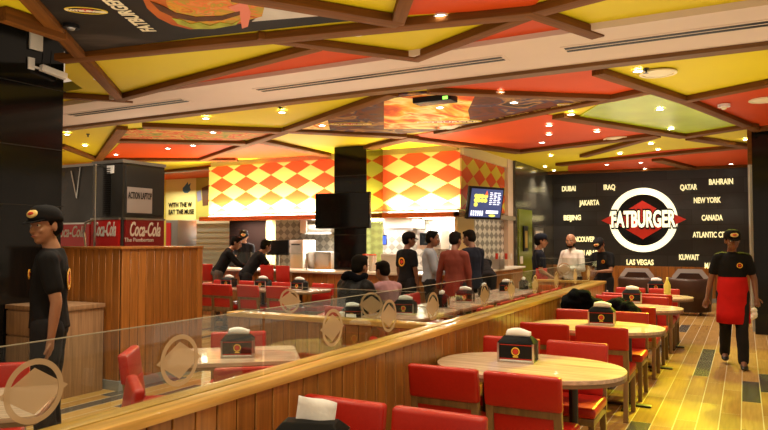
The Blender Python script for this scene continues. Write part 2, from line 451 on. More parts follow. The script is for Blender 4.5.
# printed panels on the ceiling
def burger_print(name):
    m = bpy.data.materials.new(name); m.use_nodes = True
    nt = m.node_tree; N = nt.nodes; L = nt.links; b = N['Principled BSDF']
    tc = N.new('ShaderNodeTexCoord')
    n = N.new('ShaderNodeTexNoise'); n.inputs['Scale'].default_value = 2.2; n.inputs['Detail'].default_value = 6; n.inputs['Distortion'].default_value = 1.2
    L.new(tc.outputs['Object'], n.inputs['Vector'])
    r = N.new('ShaderNodeValToRGB'); e = r.color_ramp.elements
    return m, n, r, e, b, L, N, tc
def ramp_print(name, stops, scale=2.2, stretch=(1, 1, 1), rough=.3, dist=1.2):
    m = bpy.data.materials.new(name); m.use_nodes = True
    nt = m.node_tree; N = nt.nodes; L = nt.links; b = N['Principled BSDF']
    tc = N.new('ShaderNodeTexCoord'); mp = N.new('ShaderNodeMapping'); mp.inputs['Scale'].default_value = stretch; L.new(tc.outputs['Object'], mp.inputs[0])
    n = N.new('ShaderNodeTexNoise'); n.inputs['Scale'].default_value = scale; n.inputs['Detail'].default_value = 5; n.inputs['Distortion'].default_value = dist
    L.new(mp.outputs[0], n.inputs['Vector'])
    r = N.new('ShaderNodeValToRGB'); e = r.color_ramp.elements
    e[0].position = stops[0][0]; e[0].color = (*stops[0][1], 1); e[1].position = stops[-1][0]; e[1].color = (*stops[-1][1], 1)
    for p, c in stops[1:-1]: q = e.new(p); q.color = (*c, 1)
    L.new(n.outputs['Fac'], r.inputs['Fac']); L.new(r.outputs['Color'], b.inputs['Base Color']); b.inputs['Roughness'].default_value = .6; b.inputs['Specular IOR Level'].default_value = .15
    return m
M['pr_dark'] = ramp_print('print_dark', [(.35, (.006, .005, .004)), (.58, (.020, .015, .011)), (.78, (.12, .09, .07))], .6)
M['pr_salad'] = ramp_print('print_salad', [(.32, (.42, .05, .008)), (.42, (.65, .28, .02)), (.5, (.38, .30, .03)), (.58, (.70, .16, .03)), (.68, (.60, .34, .08)), (.8, (.12, .04, .01))], 5.5)
M['pr_bun'] = ramp_print('print_bun', [(.3, (.36, .055, .008)), (.7, (.55, .16, .02))], 1.2)
M['pr_pale'] = ramp_print('print_plate', [(.3, (.50, .45, .38)), (.7, (.62, .58, .52))], 1.5)
M['pr_fire'] = ramp_print('print_fire', [(.30, (.55, .02, .004)), (.40, (.85, .14, .01)), (.47, (.95, .50, .03)), (.54, (1, .88, .35)), (.62, (.85, .22, .02)), (.72, (.40, .03, .005))], .9, (2, .9, 1))
M['pr_food'] = ramp_print('print_food', [(.28, (.06, .10, .01)), (.4, (.30, .30, .05)), (.48, (.62, .22, .05)), (.53, (.50, .03, .01)), (.60, (.66, .42, .10)), (.68, (.05, .015, .005))], 2.6)
M['pr_night'] = ramp_print('print_night', [(.3, (.02, .012, .01)), (.45, (.14, .03, .006)), (.52, (.03, .03, .07)), (.60, (.40, .20, .06)), (.68, (.02, .012, .012))], 1.6)
def poly_part(name, pts, m, e, z0, z1):
    c = e.location
    return MB().prism([(C(*p)[0]-c.x, C(*p)[1]-c.y) for p in pts], z0, z1).build(name, m, e)
M['logo_yb'] = mat('print_yellow', (.80, .58, .06), .5, spec=.2)
# big burger poster
c0 = C(180, 15)
po = empty('ceiling_poster', (*c0, HC-.03), label='large dark ceiling poster of a stacked burger with an oval logo, nearest the dark column', cat='poster')
poly_part('backing', [(66, 51), (33, 2), (26, -12), (250, -12), (290, 1), (372, 16), (330, 19.5), (200, 34)], M['pr_dark'], po, .0, .025)
def blob(cx, cy, rx, ry, a=0, n=28): 
    out = []
    for i in range(n):
        t = 2*PI*i/n; x = rx*math.cos(t); y = ry*math.sin(t); out.append((cx+x*math.cos(a)-y*math.sin(a), cy+x*math.sin(a)+y*math.cos(a)))
    return out
poly_part('bun', [(140, -12), (147, 4), (158, 14), (172, 21), (190, 25.5), (215, 24.5), (245, 19), (235, -12)], M['pr_bun'], po, -.004, 0)
poly_part('salad', [(166, -12), (166, -2), (172, 10), (184, 18), (196, 22), (215, 21.5), (240, 18), (262, 12), (268, -12)], M['pr_salad'], po, -.008, -.004)
poly_part('plate', [(262, -12), (268, -2), (258, 12), (252, 17.5), (335, 10.5), (298, 1.5), (262, -12)], M['pr_pale'], po, -.006, -.001)
poly_part('tomato', [(228, 2), (246, -4), (251, 8), (248, 22), (242, 24), (240, 10)], mat('print_tomato', (.62, .10, .02), .35), po, -.011, -.008)
poly_part('patty', [(150, -4), (163, 1), (176, 8), (196, 12), (222, 11), (240, 6), (240, 10), (222, 15.5), (196, 17), (174, 12.5), (160, 6)], mat('print_patty', (.10, .035, .012), .6, spec=.1, noise=.4, nscale=6), po, -.012, -.009)
poly_part('lettuce', [(172, 13), (182, 15), (190, 19), (200, 17.5), (210, 21), (220, 17.5), (232, 19.5), (240, 15), (236, 20), (214, 24), (194, 24), (178, 19)], mat('print_lettuce', (.34, .36, .04), .6, spec=.1, noise=.4, nscale=8), po, -.014, -.011)
# oval logo of the poster
def oval_logo(e, a, b, k, zt, flip=False):
    c = e.location
    p0 = Vector(C(*a)); p1 = Vector(C(*b)); mid = (p0+p1)/2; L = (p1-p0).length/2; ang = math.atan2((p1-p0).y, (p1-p0).x)
    T = Matrix.Translation((mid.x-c.x, mid.y-c.y, 0)) @ Matrix.Rotation(ang, 4, 'Z') @ Matrix.Diagonal((L, L*k, 1, 1))
    MB().ring((0, 0), .84, 1, zt, zt+.004, T).build('logo_ring', M['logo_yb'], e)
    MB().prism([(-.72, 0), (0, .62), (.72, 0), (0, -.62)], zt+.001, zt+.003, T).build('logo_diamond', M['logo_r'], e)
    t = text('logo_text', 'FATBURGER', L*.34, M['ivory'], e, ((mid.x-c.x), (mid.y-c.y), zt-.002), (PI, 0, ang), .001, .004)
oval_logo(po, (64, 5), (108, 8), .48, -.006)
ct = C(131, 12); cc = po.location; dA = Vector(C(146, 24))-Vector(C(116, 0))
text('lettering', 'FATBURGER', .17, M['ivory'], po, (ct[0]-cc.x, ct[1]-cc.y, -.004), (PI, 0, math.atan2(dA.y, dA.x)+PI), .001, .006, .9)
# food strip poster
c1 = C(185, 132)
p2 = empty('ceiling_poster', (*c1, HC-.03), label='long ceiling poster of mixed fast food above the drink coolers', cat='poster')
poly_part('backing', [(124, 129), (150, 127), (282, 131), (240, 139), (116, 137.5)], M['pr_food'], p2, 0, .025)
# fire poster
c2 = C(450, 110)
p3 = empty('ceiling_poster', (*c2, HC-.03), label='wide ceiling poster of orange flames with an oval logo above the kitchen queue', cat='poster')
poly_part('backing', [(291, 128), (391, 93), (432, 90), (528, 93), (608, 96), (578, 104), (439, 129), (402, 132)], M['pr_night'], p3, 0, .025)
poly_part('flames', [(384, 97), (430, 91), (475, 93), (468, 108), (470, 118), (442, 127), (384, 127)], M['pr_fire'], p3, -.004, 0)
poly_part('flames', [(297, 127), (327, 115), (330, 128)], M['pr_fire'], p3, -.004, 0)
oval_logo(p3, (329, 122), (372, 122), .40, -.006)
oval_logo(p3, (414, 120), (482, 119), .36, -.008)
oval_logo(p3, (557, 102), (572, 102), .8, -.006)
ct = C(537, 110); cc = p3.location
text('lettering', 'FATBURGER', .34, M['gold'], p3, (ct[0]-cc.x, ct[1]-cc.y, -.005), (PI, 0, math.atan2(C(556, 106)[1]-C(516, 114)[1], C(556, 106)[0]-C(516, 114)[0])), .001, .006, .95)

# recessed lamps
def lamp_proto(m):
    e = empty('downlight')
    MB().ring((0, 0), .045, .062, -.012, 0, n=20).build('trim_ring', M['white'], e)
    MB().cyl((0, 0), .045, -.008, -.001, n=20).build('lamp', m, e)
    return e
LP = lamp_proto(M['lamp']); LPB = lamp_proto(M['lampb']); uL = []; uB = []
LIGHTS = [(197, 27), (129, 56), (99, 80), (188, 50), (357, 35), (441, 17), (638, 72), (71, 2),
 (67, 134), (85, 146), (206, 118), (282, 112), (146, 138), (213, 132), (168, 149), (193, 146), (322, 125), (440, 107), (500, 92), (514, 102),
 (549, 125), (549, 134), (542, 143), (551, 156), (545, 167), (554, 171), (563, 172.5), (597, 131), (571, 114), (660, 109), (671, 128.5), (651, 144), (658, 150), (620, 154),
 (607, 165), (641, 163), (686, 166.5), (731, 164.5), (746, 140), (116, 155), (645, 169)]
PLACE = {0: 'at the edge of the burger poster', 1: 'in the yellow triangle beside the dark column', 2: 'in the small yellow panel by the dark column', 3: 'in the yellow triangle under the burger poster',
 4: 'in the yellow panel over the middle of the beige band', 5: 'in the yellow triangle nearest the camera', 6: 'in the yellow panel beside the round air vent', 7: 'in the burger poster'}
spots = []
for i, (px, py) in enumerate(LIGHTS):
    p = W(px, py, Z=HC-.03)
    blue = (px, py) in ((322, 125), (146, 138))
    o = inst(LPB if blue else LP, uB if blue else uL, (p.x, p.y, HC-(.03 if 90 < py < 135 else .014)), 0)
    tag(o, 'small glowing round downlight '+PLACE[i] if i in PLACE else 'small round ceiling downlight glowing in the far part of the ceiling', 'ceiling light', 'round recessed downlights' if i in PLACE else 'far round recessed downlights')
    spots.append((p, py))
# round air diffusers
uD = []
dp = empty('round_diffuser')
MB().lathe([(.02, -.035), (.07, -.03), (.15, -.012), (.17, 0)], n=28).build('cone', M['ivory'], dp)
MB().ring((0, 0), .17, .20, -.015, 0, n=28).build('rim', M['ivory'], dp)
for (px, py, l, s) in [(658, 71.5, 'round ivory air vent in the yellow panel past the beige band', 1), (618, 137.5, 'round ivory air vent in the orange panel beyond the green-lit panel', 1.3), (765, 98.5, 'round ivory air vent in the red panel near the dark side wall', 1), (449, 125.5, 'round ivory air vent beside the flame poster logo', 1.2)]:
    p = W(px, py, Z=HC); inst(dp, uD, (p.x, p.y, HC-.016), 0, l, None, (s, s, s)); 
for o in list(bpy.data.objects):
    if o.name.startswith('round_diffuser') and o.parent is None: o['category'] = 'air vent'; o['group'] = 'round air vents in the ceiling'
e = empty('emergency_light', W(435, 98.5, Z=HC-.05), label='black rectangular box fitting on the flame poster', cat='light fitting')
MB().box(-.27, .27, -.12, .12, -.06, .02).build('housing', M['blackm'], e, bevel=.01); MB().box(.16, .23, -.125, -.1, -.05, -.01).build('indicator', emat('indicator', (.3, .9, .1), 2), e)
e = empty('spotlight', W(71, 25, Z=HC-.03), label='small black eyeball spotlight in the burger poster', cat='ceiling light')
MB().ring((0, 0), .04, .07, -.03, .01).build('rim', M['blackm'], e); MB().lathe([(.0, -.05), (.03, -.04), (.045, -.015), (.045, 0)]).build('lens', M['steel_d'], e)
e = empty('spotlight', W(724, 105, Z=HC-.03), label='small white eyeball spotlight in the red panel', cat='ceiling light')
MB().ring((0, 0), .04, .08, -.03, .01).build('rim', M['white'], e); MB().lathe([(.0, -.07), (.03, -.06), (.045, -.015), (.045, 0)]).build('lens', M['ivory'], e)
for px, py, l in [(280, 108.5, 'tiny dark sprinkler head in the yellow panel past the beige band'), (88, 135, 'tiny dark sprinkler head in the yellow panel near the coolers'), (646, 70, 'tiny dark sprinkler head beside the bright downlight')]:
    o = MB().lathe([(.03, -.0), (.035, -.01), (.012, -.02), (.012, -.05), (.03, -.055)]).build('sprinkler', M['metal']); o.location = W(px, py, Z=HC-.02); o.location.z = HC; tag(o, l, 'sprinkler', 'ceiling sprinklers')

# ---- walls
# dark glossy column at the far side of the room
cm = MB()
col = struct(MB().box(-8.6, -6.85, 2.0, 5.0, 0, 4.3).build('wall_column', M['black']))
for z in (1.98, 2.62, 3.3): MB().box(-6.852, -6.846, 2.0, 5.03, z-.004, z+.004).build('joint', M['metal'], col)
# stone sign wall
def slate(name, rgb, rough=.25, bw=1.2, bh=.4):
    m = bpy.data.materials.new(name); m.use_nodes = True
    nt = m.node_tree; N = nt.nodes; L = nt.links; b = N['Principled BSDF']
    tc = N.new('ShaderNodeTexCoord'); mp = N.new('ShaderNodeMapping'); mp.inputs['Rotation'].default_value = (PI/2, 0, 0)
    sp = N.new('ShaderNodeSeparateXYZ'); L.new(tc.outputs['Object'], sp.inputs[0])
    ad = N.new('ShaderNodeMath'); ad.operation = 'ADD'; L.new(sp.outputs[0], ad.inputs[0]); L.new(sp.outputs[1], ad.inputs[1])
    cb = N.new('ShaderNodeCombineXYZ'); L.new(ad.outputs[0], cb.inputs[0]); L.new(sp.outputs[2], cb.inputs[1])
    br = N.new('ShaderNodeTexBrick'); L.new(cb.outputs[0], br.inputs['Vector'])
    br.inputs['Scale'].default_value = 1; br.inputs['Brick Width'].default_value = bw; br.inputs['Row Height'].default_value = bh
    br.inputs['Mortar Size'].default_value = .005; br.inputs['Color1'].default_value = (*rgb, 1); br.inputs['Color2'].default_value = (*[v*.45 for v in rgb], 1); br.inputs['Mortar'].default_value = (.004, .004, .004, 1)
    L.new(br.outputs['Color'], b.inputs['Base Color']); b.inputs['Roughness'].default_value = rough
    return m
M['slate'] = slate('slate_cladding', (.034, .033, .034), .4)
M['slate_g'] = slate('slate_gloss', (.10, .095, .08), .16)
struct(MB().box(-5.1, .3, 19.2, 19.4, .9, HC).build('wall_back', M['slate']))
def planks_x(x0, x1, y, z0, z1, w=.12, t=.02, m='plank', name='wall_panelling', gap=.008, parent=None):
    mb = MB(); n = max(1, round((x1-x0)/w)); w = (x1-x0)/n
    for i in range(n): mb.box(x0+i*w+gap/2, x0+(i+1)*w-gap/2, y, y+t, z0, z1)
    return mb.build(name, M[m], parent, bevel=.003, seg=1)
def planks_y(y0, y1, x, z0, z1, w=.12, t=.02, m='plank', name='wall_panelling', gap=.008, parent=None):
    mb = MB(); n = max(1, round((y1-y0)/w)); w = (y1-y0)/n
    for i in range(n): mb.box(x-t, x, y0+i*w+gap/2, y0+(i+1)*w-gap/2, z0, z1)
    return mb.build(name, M[m], parent, bevel=.003, seg=1)
wl = struct(MB().box(-5.1, .3, 19.2, 19.4, 0, .9).build('wall_back_wainscot', M['blackm'])); planks_x(-5.1, .12, 19.17, .1, .9, .16, parent=wl, name='panelling')
struct(MB().box(-5.1, .12, 19.13, 19.2, 0, .1).build('baseboard_back', M['skirt']))
struct(MB().box(-4.95, -4.8, 15.6, 19.2, 0, HC).build('wall_side', M['slate_g']))
struct(MB().box(-4.8, -4.77, 15.75, 16.9, 0, 2.35).build('trim_2', M['green']))
struct(MB().box(-4.97, -4.88, 12.42, 15.6, 3.3, HC).build('trim_3', M['cream']))
struct(MB().box(-4.99, -4.86, 15.2, 15.66, .9, HC).build('trim_4', M['beige']))
# right: black block then a pale wall running to the sign wall
struct(MB().box(.135, 3.9, 13.1, 13.5, 0, HC).build('wall_right_block', M['black']))
struct(MB().box(.10, .3, 13.5, 19.4, 0, HC).build('wall_right', mat('pale_grey_wall', (.42, .40, .34), .5)))
struct(MB().box(.07, .135, 13.05, 13.25, 2.9, HC).build('trim_5', M['beam']))
# far wall behind the kitchen and beyond
struct(MB().box(-17.5, -5.0, 15.3, 15.5, 0, HC).build('wall_kitchen', mat('yellow_mural', (.62, .52, .10), .5)))
struct(MB().box(-17.5, -17.3, 5, 15.5, 0, HC).build('wall_far_side', mat('orange_wall', (.70, .38, .10), .5)))

# ---- left planked wall with the return
pw = struct(MB().box(-6.9, -5.90, 5.03, 6.22, 0, 1.50).build('wall_left_screen', M['blackm']))
planks_y(5.03, 6.14, -5.88, .1, 1.5, .115, parent=pw, name='panelling'); planks_x(-6.85, -5.90, 5.01, .1, 1.5, .1, parent=pw, name='panelling')
MB().box(-6.9, -5.86, 5.0, 6.24, 1.5, 1.525).build('capping', M['plank'], pw, bevel=.005)
MB().box(-5.98, -5.865, 6.14, 6.23, 0, 1.515).build('end_post', M['plank'], pw, bevel=.004)
struct(MB().box(-6.9, -5.865, 4.995, 6.24, 0, .1).build('baseboard_left', M['skirt']))
cb_ = empty('sideboard', (-6.45, 4.68, 0), label='pale timber sideboard behind the waiter in black', cat='cabinet')
MB().box(-.38, .38, -.30, .28, 0, .88).build('carcass', M['cab'], cb_, bevel=.004)
MB().box(-.39, .40, -.325, .285, .88, .925).build('worktop', M['cab'], cb_, bevel=.004)
for x0, x1 in ((-.375, -.01), (.01, .375)):
    MB().box(x0, x1, -.318, -.30, .62, .865).build('drawer', M['cab'], cb_, bevel=.003); MB().box(x0, x1, -.318, -.30, .08, .6).build('door', M['cab'], cb_, bevel=.003)

# ---- half-height partitions
def part_y(name, x0, x1, y0, y1, zt=.95):
    w = struct(MB().box(x0+.03, x1-.03, y0, y1, 0, zt-.04).build(name, M['blackm']))
    planks_y(y0, y1, x1-.012, .06, zt-.035, .125, .02, 'plank_low', 'panelling', parent=w); planks_y(y0, y1, x0+.03, .06, zt-.035, .125, .02, 'plank_low', 'panelling', parent=w)
    MB().box(x0, x0+.088, y0, y1+.02, zt-.04, zt).box(x0+.1, x1, y0, y1+.02, zt-.04, zt).box(x0+.08, x0+.11, y0, y1, zt-.04, zt-.008).build('capping', M['cap'], w, bevel=.004)
    return w
P1 = part_y('wall_partition', -2.15, -1.95, .3, 10.95)
def part_x(name, x0, x1, y0, y1, zt=.95):
    w = struct(MB().box(x0, x1, y0+.03, y1-.03, 0, zt-.04).build(name, M['blackm']))
    planks_x(x0, x1, y0+.012, .06, zt-.035, .125, .02, 'plank_low', 'panelling', parent=w); planks_x(x0, x1, y1-.03, .06, zt-.035, .125, .02, 'plank_low', 'panelling', parent=w)
    MB().box(x0, x1, y0, y1, zt-.04, zt).build('capping', M['capx'], w, bevel=.004); return w
P2 = part_x('wall_partition_cross', -4.15, -2.15, 4.72, 4.88)
P3 = part_x('wall_partition_end', -3.05, -1.95, 10.97, 11.15)
# glass panes with the frosted ring-and-diamond badge
def pane(axis, a, b, pos, z0, z1, badge, label, r=.1):
    e = empty('glass_screen', ((a+b)/2, pos, z0) if axis == 'x' else (pos, (a+b)/2, z0), 0 if axis == 'x' else PI/2, label=label, cat='glass screen', group='glass screens on the low partitions')
    L = (b-a)/2
    MB().box(-L+.004, L-.004, -.004, .004, -.005, z1-z0).build('pane', M['glass'], e)
    MB().box(-L+.004, L-.004, -.0045, .0045, z1-z0, z1-z0+.003).build('polished_edge', mat_edge, e)
    for bb in badge:
        s = bb-(a+b)/2; T = Matrix.Translation((s, -.006, (z1-z0)*.50)) @ Matrix.Rotation(PI/2, 4, 'X')
        MB().ring((0, 0), r*.82, r, 0, .0012, T, 40).build('ring_decal', M['decal'], e)
        MB().prism([(-r*1.18, 0), (-r*.7, r*.28), (0, r*.72), (r*.7, r*.28), (r*1.18, 0), (r*.7, -r*.28), (0, -r*.72), (-r*.7, -r*.28)], -.0016, -.0002, T).build('diamond_decal', M['decal'], e)
    return e
mat_edge = mat('glass_edge', (.30, .27, .20), .4)
M['decal'] = M['decal']
for (a, b, bs, l) in [(.35, 2.60, (.72, 1.41, 2.05), 'frameless glass screen with ring badges beside the lower left booth table'), (2.61, 5.04, (3.21, 3.89, 4.59), 'frameless glass screen with ring badges where the two low partitions meet'),
                      (5.05, 6.95, (5.72, 6.5), 'frameless glass screen with ring badges beside the first long-row tables'), (6.96, 9.0, (7.35, 8.31), 'frameless glass screen with ring badges beside the middle of the long row'),
                      (9.01, 10.9, (9.36, 10.25), 'last frameless glass screen at the far end of the low partition')]:
    pane('y', a, b, -2.055, .95, 1.265, bs, l, .105)
bx = [W(290, 300, Y=4.8).x, W(372, 304, Y=4.8).x]
mid = (bx[0]+bx[1])/2
pane('x', -4.1, mid, 4.8, .95, 1.19, [bx[0]], 'glass screen on the cross partition in front of the red chairs', .105)
pane('x', mid, -2.2, 4.8, .95, 1.19, [bx[1]], 'glass screen on the cross partition in front of the hooded diner', .105)
pane('x', -3.0, -2.2, 11.06, .95, 1.3, [-2.6], 'glass screen on the end partition before the man in white', .105)
# ------------------------------------------------------------------ SIGN WALL
SY = 19.19
def sx(px, py): p = W(px, py, Y=SY); return p.x, p.z
lg = empty('wall_sign', (sx(643, 220)[0], SY, sx(643, 220)[1]), label='large illuminated round burger restaurant sign with a red diamond', cat='sign')
k = (sx(677, 220)[0]-sx(609, 220)[0])/2
T = Matrix.Rotation(PI/2, 4, 'X')
MB().cyl((0, 0), k*.83, 0, .03, n=64, T=T).build('backplate', M['black'], lg)
MB().ring((0, 0), k*.80, k, .0, .07, T, 64).build('ring', M['sign'], lg)
MB().prism([(-k*.97, 0), (0, k*.60), (k*.97, 0), (0, -k*.60)], .03, .09, T).build('diamond', M['signred'], lg)
MB().prism([(-k*1.24, 0), (-k*.90, k*.17), (-k*.90, -k*.17)], .02, .085, T).build('side_tip', M['signred'], lg); MB().prism([(k*1.24, 0), (k*.90, -k*.17), (k*.90, k*.17)], .02, .085, T).build('side_tip', M['signred'], lg)
t = text('lettering', 'FATBURGER', .60, M['sign'], lg, (0, -.12, 0), (PI/2, 0, 0), .02, .02); t.scale.x = k*1.88/max(.01, t.dimensions.x)
t2 = text('lettering_outline', 'FATBURGER', .60, M['black'], lg, (.0, -.105, -.0), (PI/2, 0, 0), .008, .065); t2.scale.x = t.scale.x*.99  # bolder black copy behind, outlining the letters
for s, px, py, w in [('DUBAI', 569, 189, 13.5), ('IRAQ', 609.5, 187.5, 11.5), ('QATAR', 688.5, 187.5, 17), ('BAHRAIN', 721, 182, 24), ('JAKARTA', 589.5, 203, 20), ('NEW YORK', 707, 200.5, 27), ('BEIJING', 572.5, 218, 17), ('CANADA', 712, 218, 21),
                  ('VANCOUVER', 582, 239.5, 26), ('ATLANTIC CITY', 711, 235, 37), ('KUWAIT', 689, 257.5, 20), ('LAS VEGAS', 640, 262.5, 27), ('SAUDI ARABIA', 587, 253, 30), ('MALAYSIA', 716, 266, 23)]:
    x, z = sx(px, py)
    o = text('city_sign', s, .20, M['signtext'], None, (x, SY-.03, z), (PI/2, 0, 0), .01, .005)
    o.scale.x = (sx(px+w/2, py)[0]-sx(px-w/2, py)[0])/o.dimensions.x; o.scale.y = 1.0
    tag(o, 'small glowing sign letters spelling '+s+' on the slate wall', 'sign', 'city name signs on the slate wall')
# decor on the glossy side wall
p = W(525, 239, X=-4.76)
e = empty('framed_picture', p, label='tall narrow gold picture in a black frame on the green wall strip', cat='picture')
MB().box(-.0, .03, -.18, .18, -.30, .32).build('frame', M['blackm'], e); MB().box(.03, .036, -.10, .10, -.22, .2).build('print', M['gold'], e)
p = W(521, 260, X=-4.76); tag(MB().box(p.x, p.x+.02, p.y-.1, p.y+.1, p.z-.09, p.z+.09).build('switch_plate', M['white'], bevel=.004), 'square white switch plate on the green wall strip', 'switch')
e = empty('notice_board', W(538, 240, X=-4.78), label='tall white framed board on the glossy slate side wall', cat='board')
MB().box(0, .03, -.45, .45, -.5, .32).build('frame', M['steel_d'], e); MB().box(.03, .035, -.35, .35, -.42, .24).build('face', M['white'], e)

# ------------------------------------------------------------------ KITCHEN
KY = 12.4
cx0, cx1 = -11.5, -4.94
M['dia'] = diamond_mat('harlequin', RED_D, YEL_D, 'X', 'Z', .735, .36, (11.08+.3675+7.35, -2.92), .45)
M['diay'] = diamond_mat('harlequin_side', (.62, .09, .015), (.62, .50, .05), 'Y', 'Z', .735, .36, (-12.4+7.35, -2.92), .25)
kc = empty('kitchen_canopy', ((cx0+cx1)/2, KY, 2.1), label='red and yellow harlequin canopy above the open kitchen', cat='canopy')
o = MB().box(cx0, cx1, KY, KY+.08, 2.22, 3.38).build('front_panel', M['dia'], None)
def adopt(o, parent):
    o.parent = parent; o.matrix_parent_inverse = Matrix.Translation(-parent.location)
adopt(o, kc)
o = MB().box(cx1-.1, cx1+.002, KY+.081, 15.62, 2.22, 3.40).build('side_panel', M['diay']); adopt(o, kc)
o = MB().box(cx0-.18, cx1+.05, KY-.14, KY+.1, 2.06, 2.16).build('lip', M['lip'], bevel=.01); adopt(o, kc)
o = MB().box(cx1-.1, cx1+.14, KY-.14, 15.62, 2.06, 2.16).build('side_lip', mat('bronze_lip', (.22, .17, .10), .5), bevel=.01); adopt(o, kc)
o = MB().box(cx0, cx1-.08, KY+.06, KY+.6, 3.38, 3.5).build('top_ledge', M['cream']); adopt(o, kc)
o = MB().box(cx0, cx1-.1, KY+.08, 15.3, 2.12, 2.2).build('soffit', M['white']); adopt(o, kc)
o = MB().box(cx0-.002, cx0+.08, KY+.082, 15.29, 2.2, 3.49).build('end_panel', M['cream']); adopt(o, kc)
o = MB().box(cx0+.1, -7.8, KY-.10, KY-.04, 2.16, 2.175).box(-6.5, cx1-.02, KY-.10, KY-.04, 2.16, 2.175).build('light_strip', M['strip']); adopt(o, kc)
# dark glossy pillar with its screen
pl = struct(MB().box(-7.40, -6.63, 11.64, 12.3, 0, HC).build('wall_pillar', M['black']))
for z in (2.9, 2.3, 1.7): MB().box(-7.404, -6.634, 11.636, 12.304, z, z+.008).build('joint', M['metal'], pl)
M['mirror'] = mat('green_mirror', (.30, .34, .10), .08, 1)
MB().box(-6.63, -6.622, 11.62, 12.3, .95, HC-.02).build('mirror_cladding', M['mirror'], pl)
e = empty('television', (-7.10, 11.5, 2.19), label='switched off black flat television on the dark pillar', cat='television')
MB().box(-.64, .64, -.05, .02, -.36, .36).build('casing', M['blackm'], e, bevel=.008); MB().box(-.62, .62, -.054, -.048, -.33, .345).build('screen', M['black'], e); MB().box(-.15, .15, .02, .13, -.15, .15).build('bracket', M['metal'], e)
# menu screen on the canopy's side
p = W(485, 203, X=-4.5)
e = empty('menu_screen', p, math.radians(48), label='lit menu screen with burger pictures mounted on the canopy side', cat='screen')
e.rotation_euler = Euler((math.radians(10), 0, math.radians(66)), 'XYZ'); e.scale = (.80, .8, .84)
MB().box(-.60, .60, -.04, .05, -.38, .38).build('casing', M['blackm'], e, bevel=.01)
MB().box(-.55, .55, -.045, -.04, -.33, .33).build('display', M['screen_b'], e)
mw = MB(); my = MB(); mr_ = MB()
for i in range(6): mw.box(-.50+i*.075, -.46+i*.075, -.048, -.045, -.30, -.18)
for j in range(7):
    for i in range(3): mw.box(.10+i*.14, .18+i*.14+.03*((i+j) % 2), -.048, -.045, .24-j*.045, .26-j*.045)
mw.box(.02, .45, -.048, -.045, -.24, -.17)
for k in range(9): my.prism(blob(-.38+.11*(k % 4)+random.uniform(-.02, .02), .16-.10*(k//4), .07, .05, n=10), .045, .049, Matrix.Rotation(PI/2, 4, 'X'))
MB().prism(blob(.25, -.29, .12, .03, n=12), .045, .049, T).build('price_flash', M['screen_y'], e); mr_.prism([(-.03, .30), (.03, .2), (-.08, .18)], .046, .05, T)
mw.build('menu_text', M['screen_w'], e); my.build('food_picture', M['screen_y'], e); mr_.build('red_flash', M['screen_r'], e)
MB().bar((0, .03, 0), (0, .30, .05), .08, .08).build('bracket', M['metal'], e)
# counters
kt = empty('kitchen_counter', (-8.3, 10.9, 0), label='long timber-fronted service counter with a white top before the kitchen', cat='counter')
o = MB().box(-12.2, -5.0, 10.92, 11.5, 0, .96).build('body', M['plank']); adopt(o, kt)
o = planks_x(-12.2, -4.98, 10.90, .05, .94, .16, name='panelling'); adopt(o, kt)
o = MB().box(-12.2, -4.9, 10.82, 11.62, .96, 1.0).build('countertop', mat('cream_stone', (.78, .68, .55), .3), bevel=.006); adopt(o, kt)
ks = empty('side_counter', (-4.6, 13.5, 0), label='timber-fronted side counter with a pale top before the diamond steel panel', cat='counter')
o = MB().box(-5.3, -4.55, 11.64, 14.55, 0, .96).build('body', M['plank']); adopt(o, ks)
o = planks_y(11.64, 15.25, -4.53, .05, .94, .16, name='panelling', m='plank_low'); adopt(o, ks)
o = MB().box(-4.94, -4.47, 11.63, 15.25, .96, 1.0).build('countertop', M['white'], bevel=.006); adopt(o, ks)
# back of the kitchen
M['quilt'] = diamond_mat('quilted_steel', (.66, .62, .54), (.36, .33, .28), 'X', 'Z', .21, .19, (20, 0), .3, .8)
M['quilty'] = diamond_mat('quilted_steel_side', (.30, .29, .27), (.85, .83, .80), 'Y', 'Z', .30, .17, (20, 0), .3, .5)
kb = struct(MB().box(-11.6, -5.0, 14.6, 14.7, 0, 2.12).build('wall_kitchen_back', M['quilt']))
struct(MB().box(-11.45, -10.25, 13.1, 13.2, 0, 2.12).build('wall_kitchen_dark', mat('dark_brown_board', (.010, .005, .004), .8, spec=.02)))
struct(MB().box(-10.25, -10.08, 13.05, 13.2, 0, 2.12).build('trim_6', M['cream']))
struct(MB().box(-5.04, -4.97, 13.3, 15.62, 1.0, 2.06).build('wall_kitchen_side', M['quilty']))
struct(MB().box(-5.06, -4.99, 12.4, 13.3, 1.0, 2.06).build('trim_7', M['cream']))
bc = empty('back_counter', (-7, 14.2, 0), label='stainless steel work counter at the back of the kitchen', cat='counter')
o = MB().box(-10.0, -5.4, 13.9, 14.58, 0, .88).build('cabinet', M['steel']); adopt(o, bc); o = MB().box(-10.0, -5.4, 13.85, 14.58, .88, .93).build('worktop', M['steel'], bevel=.005); adopt(o, bc)
def bpx(name, x0, x1, y0, y1, Y, dep, m, label, cat, group=None, extra=None, bevel=.01):
    a = W(x0, y1, Y=Y); b = W(x1, y0, Y=Y); c = ((a.x+b.x)/2, Y+dep/2, a.z)
    w = (b.x-a.x)/2; h = b.z-a.z
    e = empty(name, c, label=label, cat=cat, group=group)
    MB().box(-w, w, -dep/2, dep/2, 0, h).build('body', m, e, bevel=bevel)
    return e, w, h, dep/2
e, w, h, d = bpx('fryer', 290, 303, 240, 268.5, 12.6, .5, M['white'], 'white steel fryer unit behind the counter beside the monitor arm', 'appliance'); MB().box(-w*.8, w*.8, -d-.02, -d, h*.5, h*.9).build('door', M['steel'], e); MB().box(-w*.6, w*.6, -d-.05, -d-.02, h*.82, h*.86).build('handle', M['metal'], e)
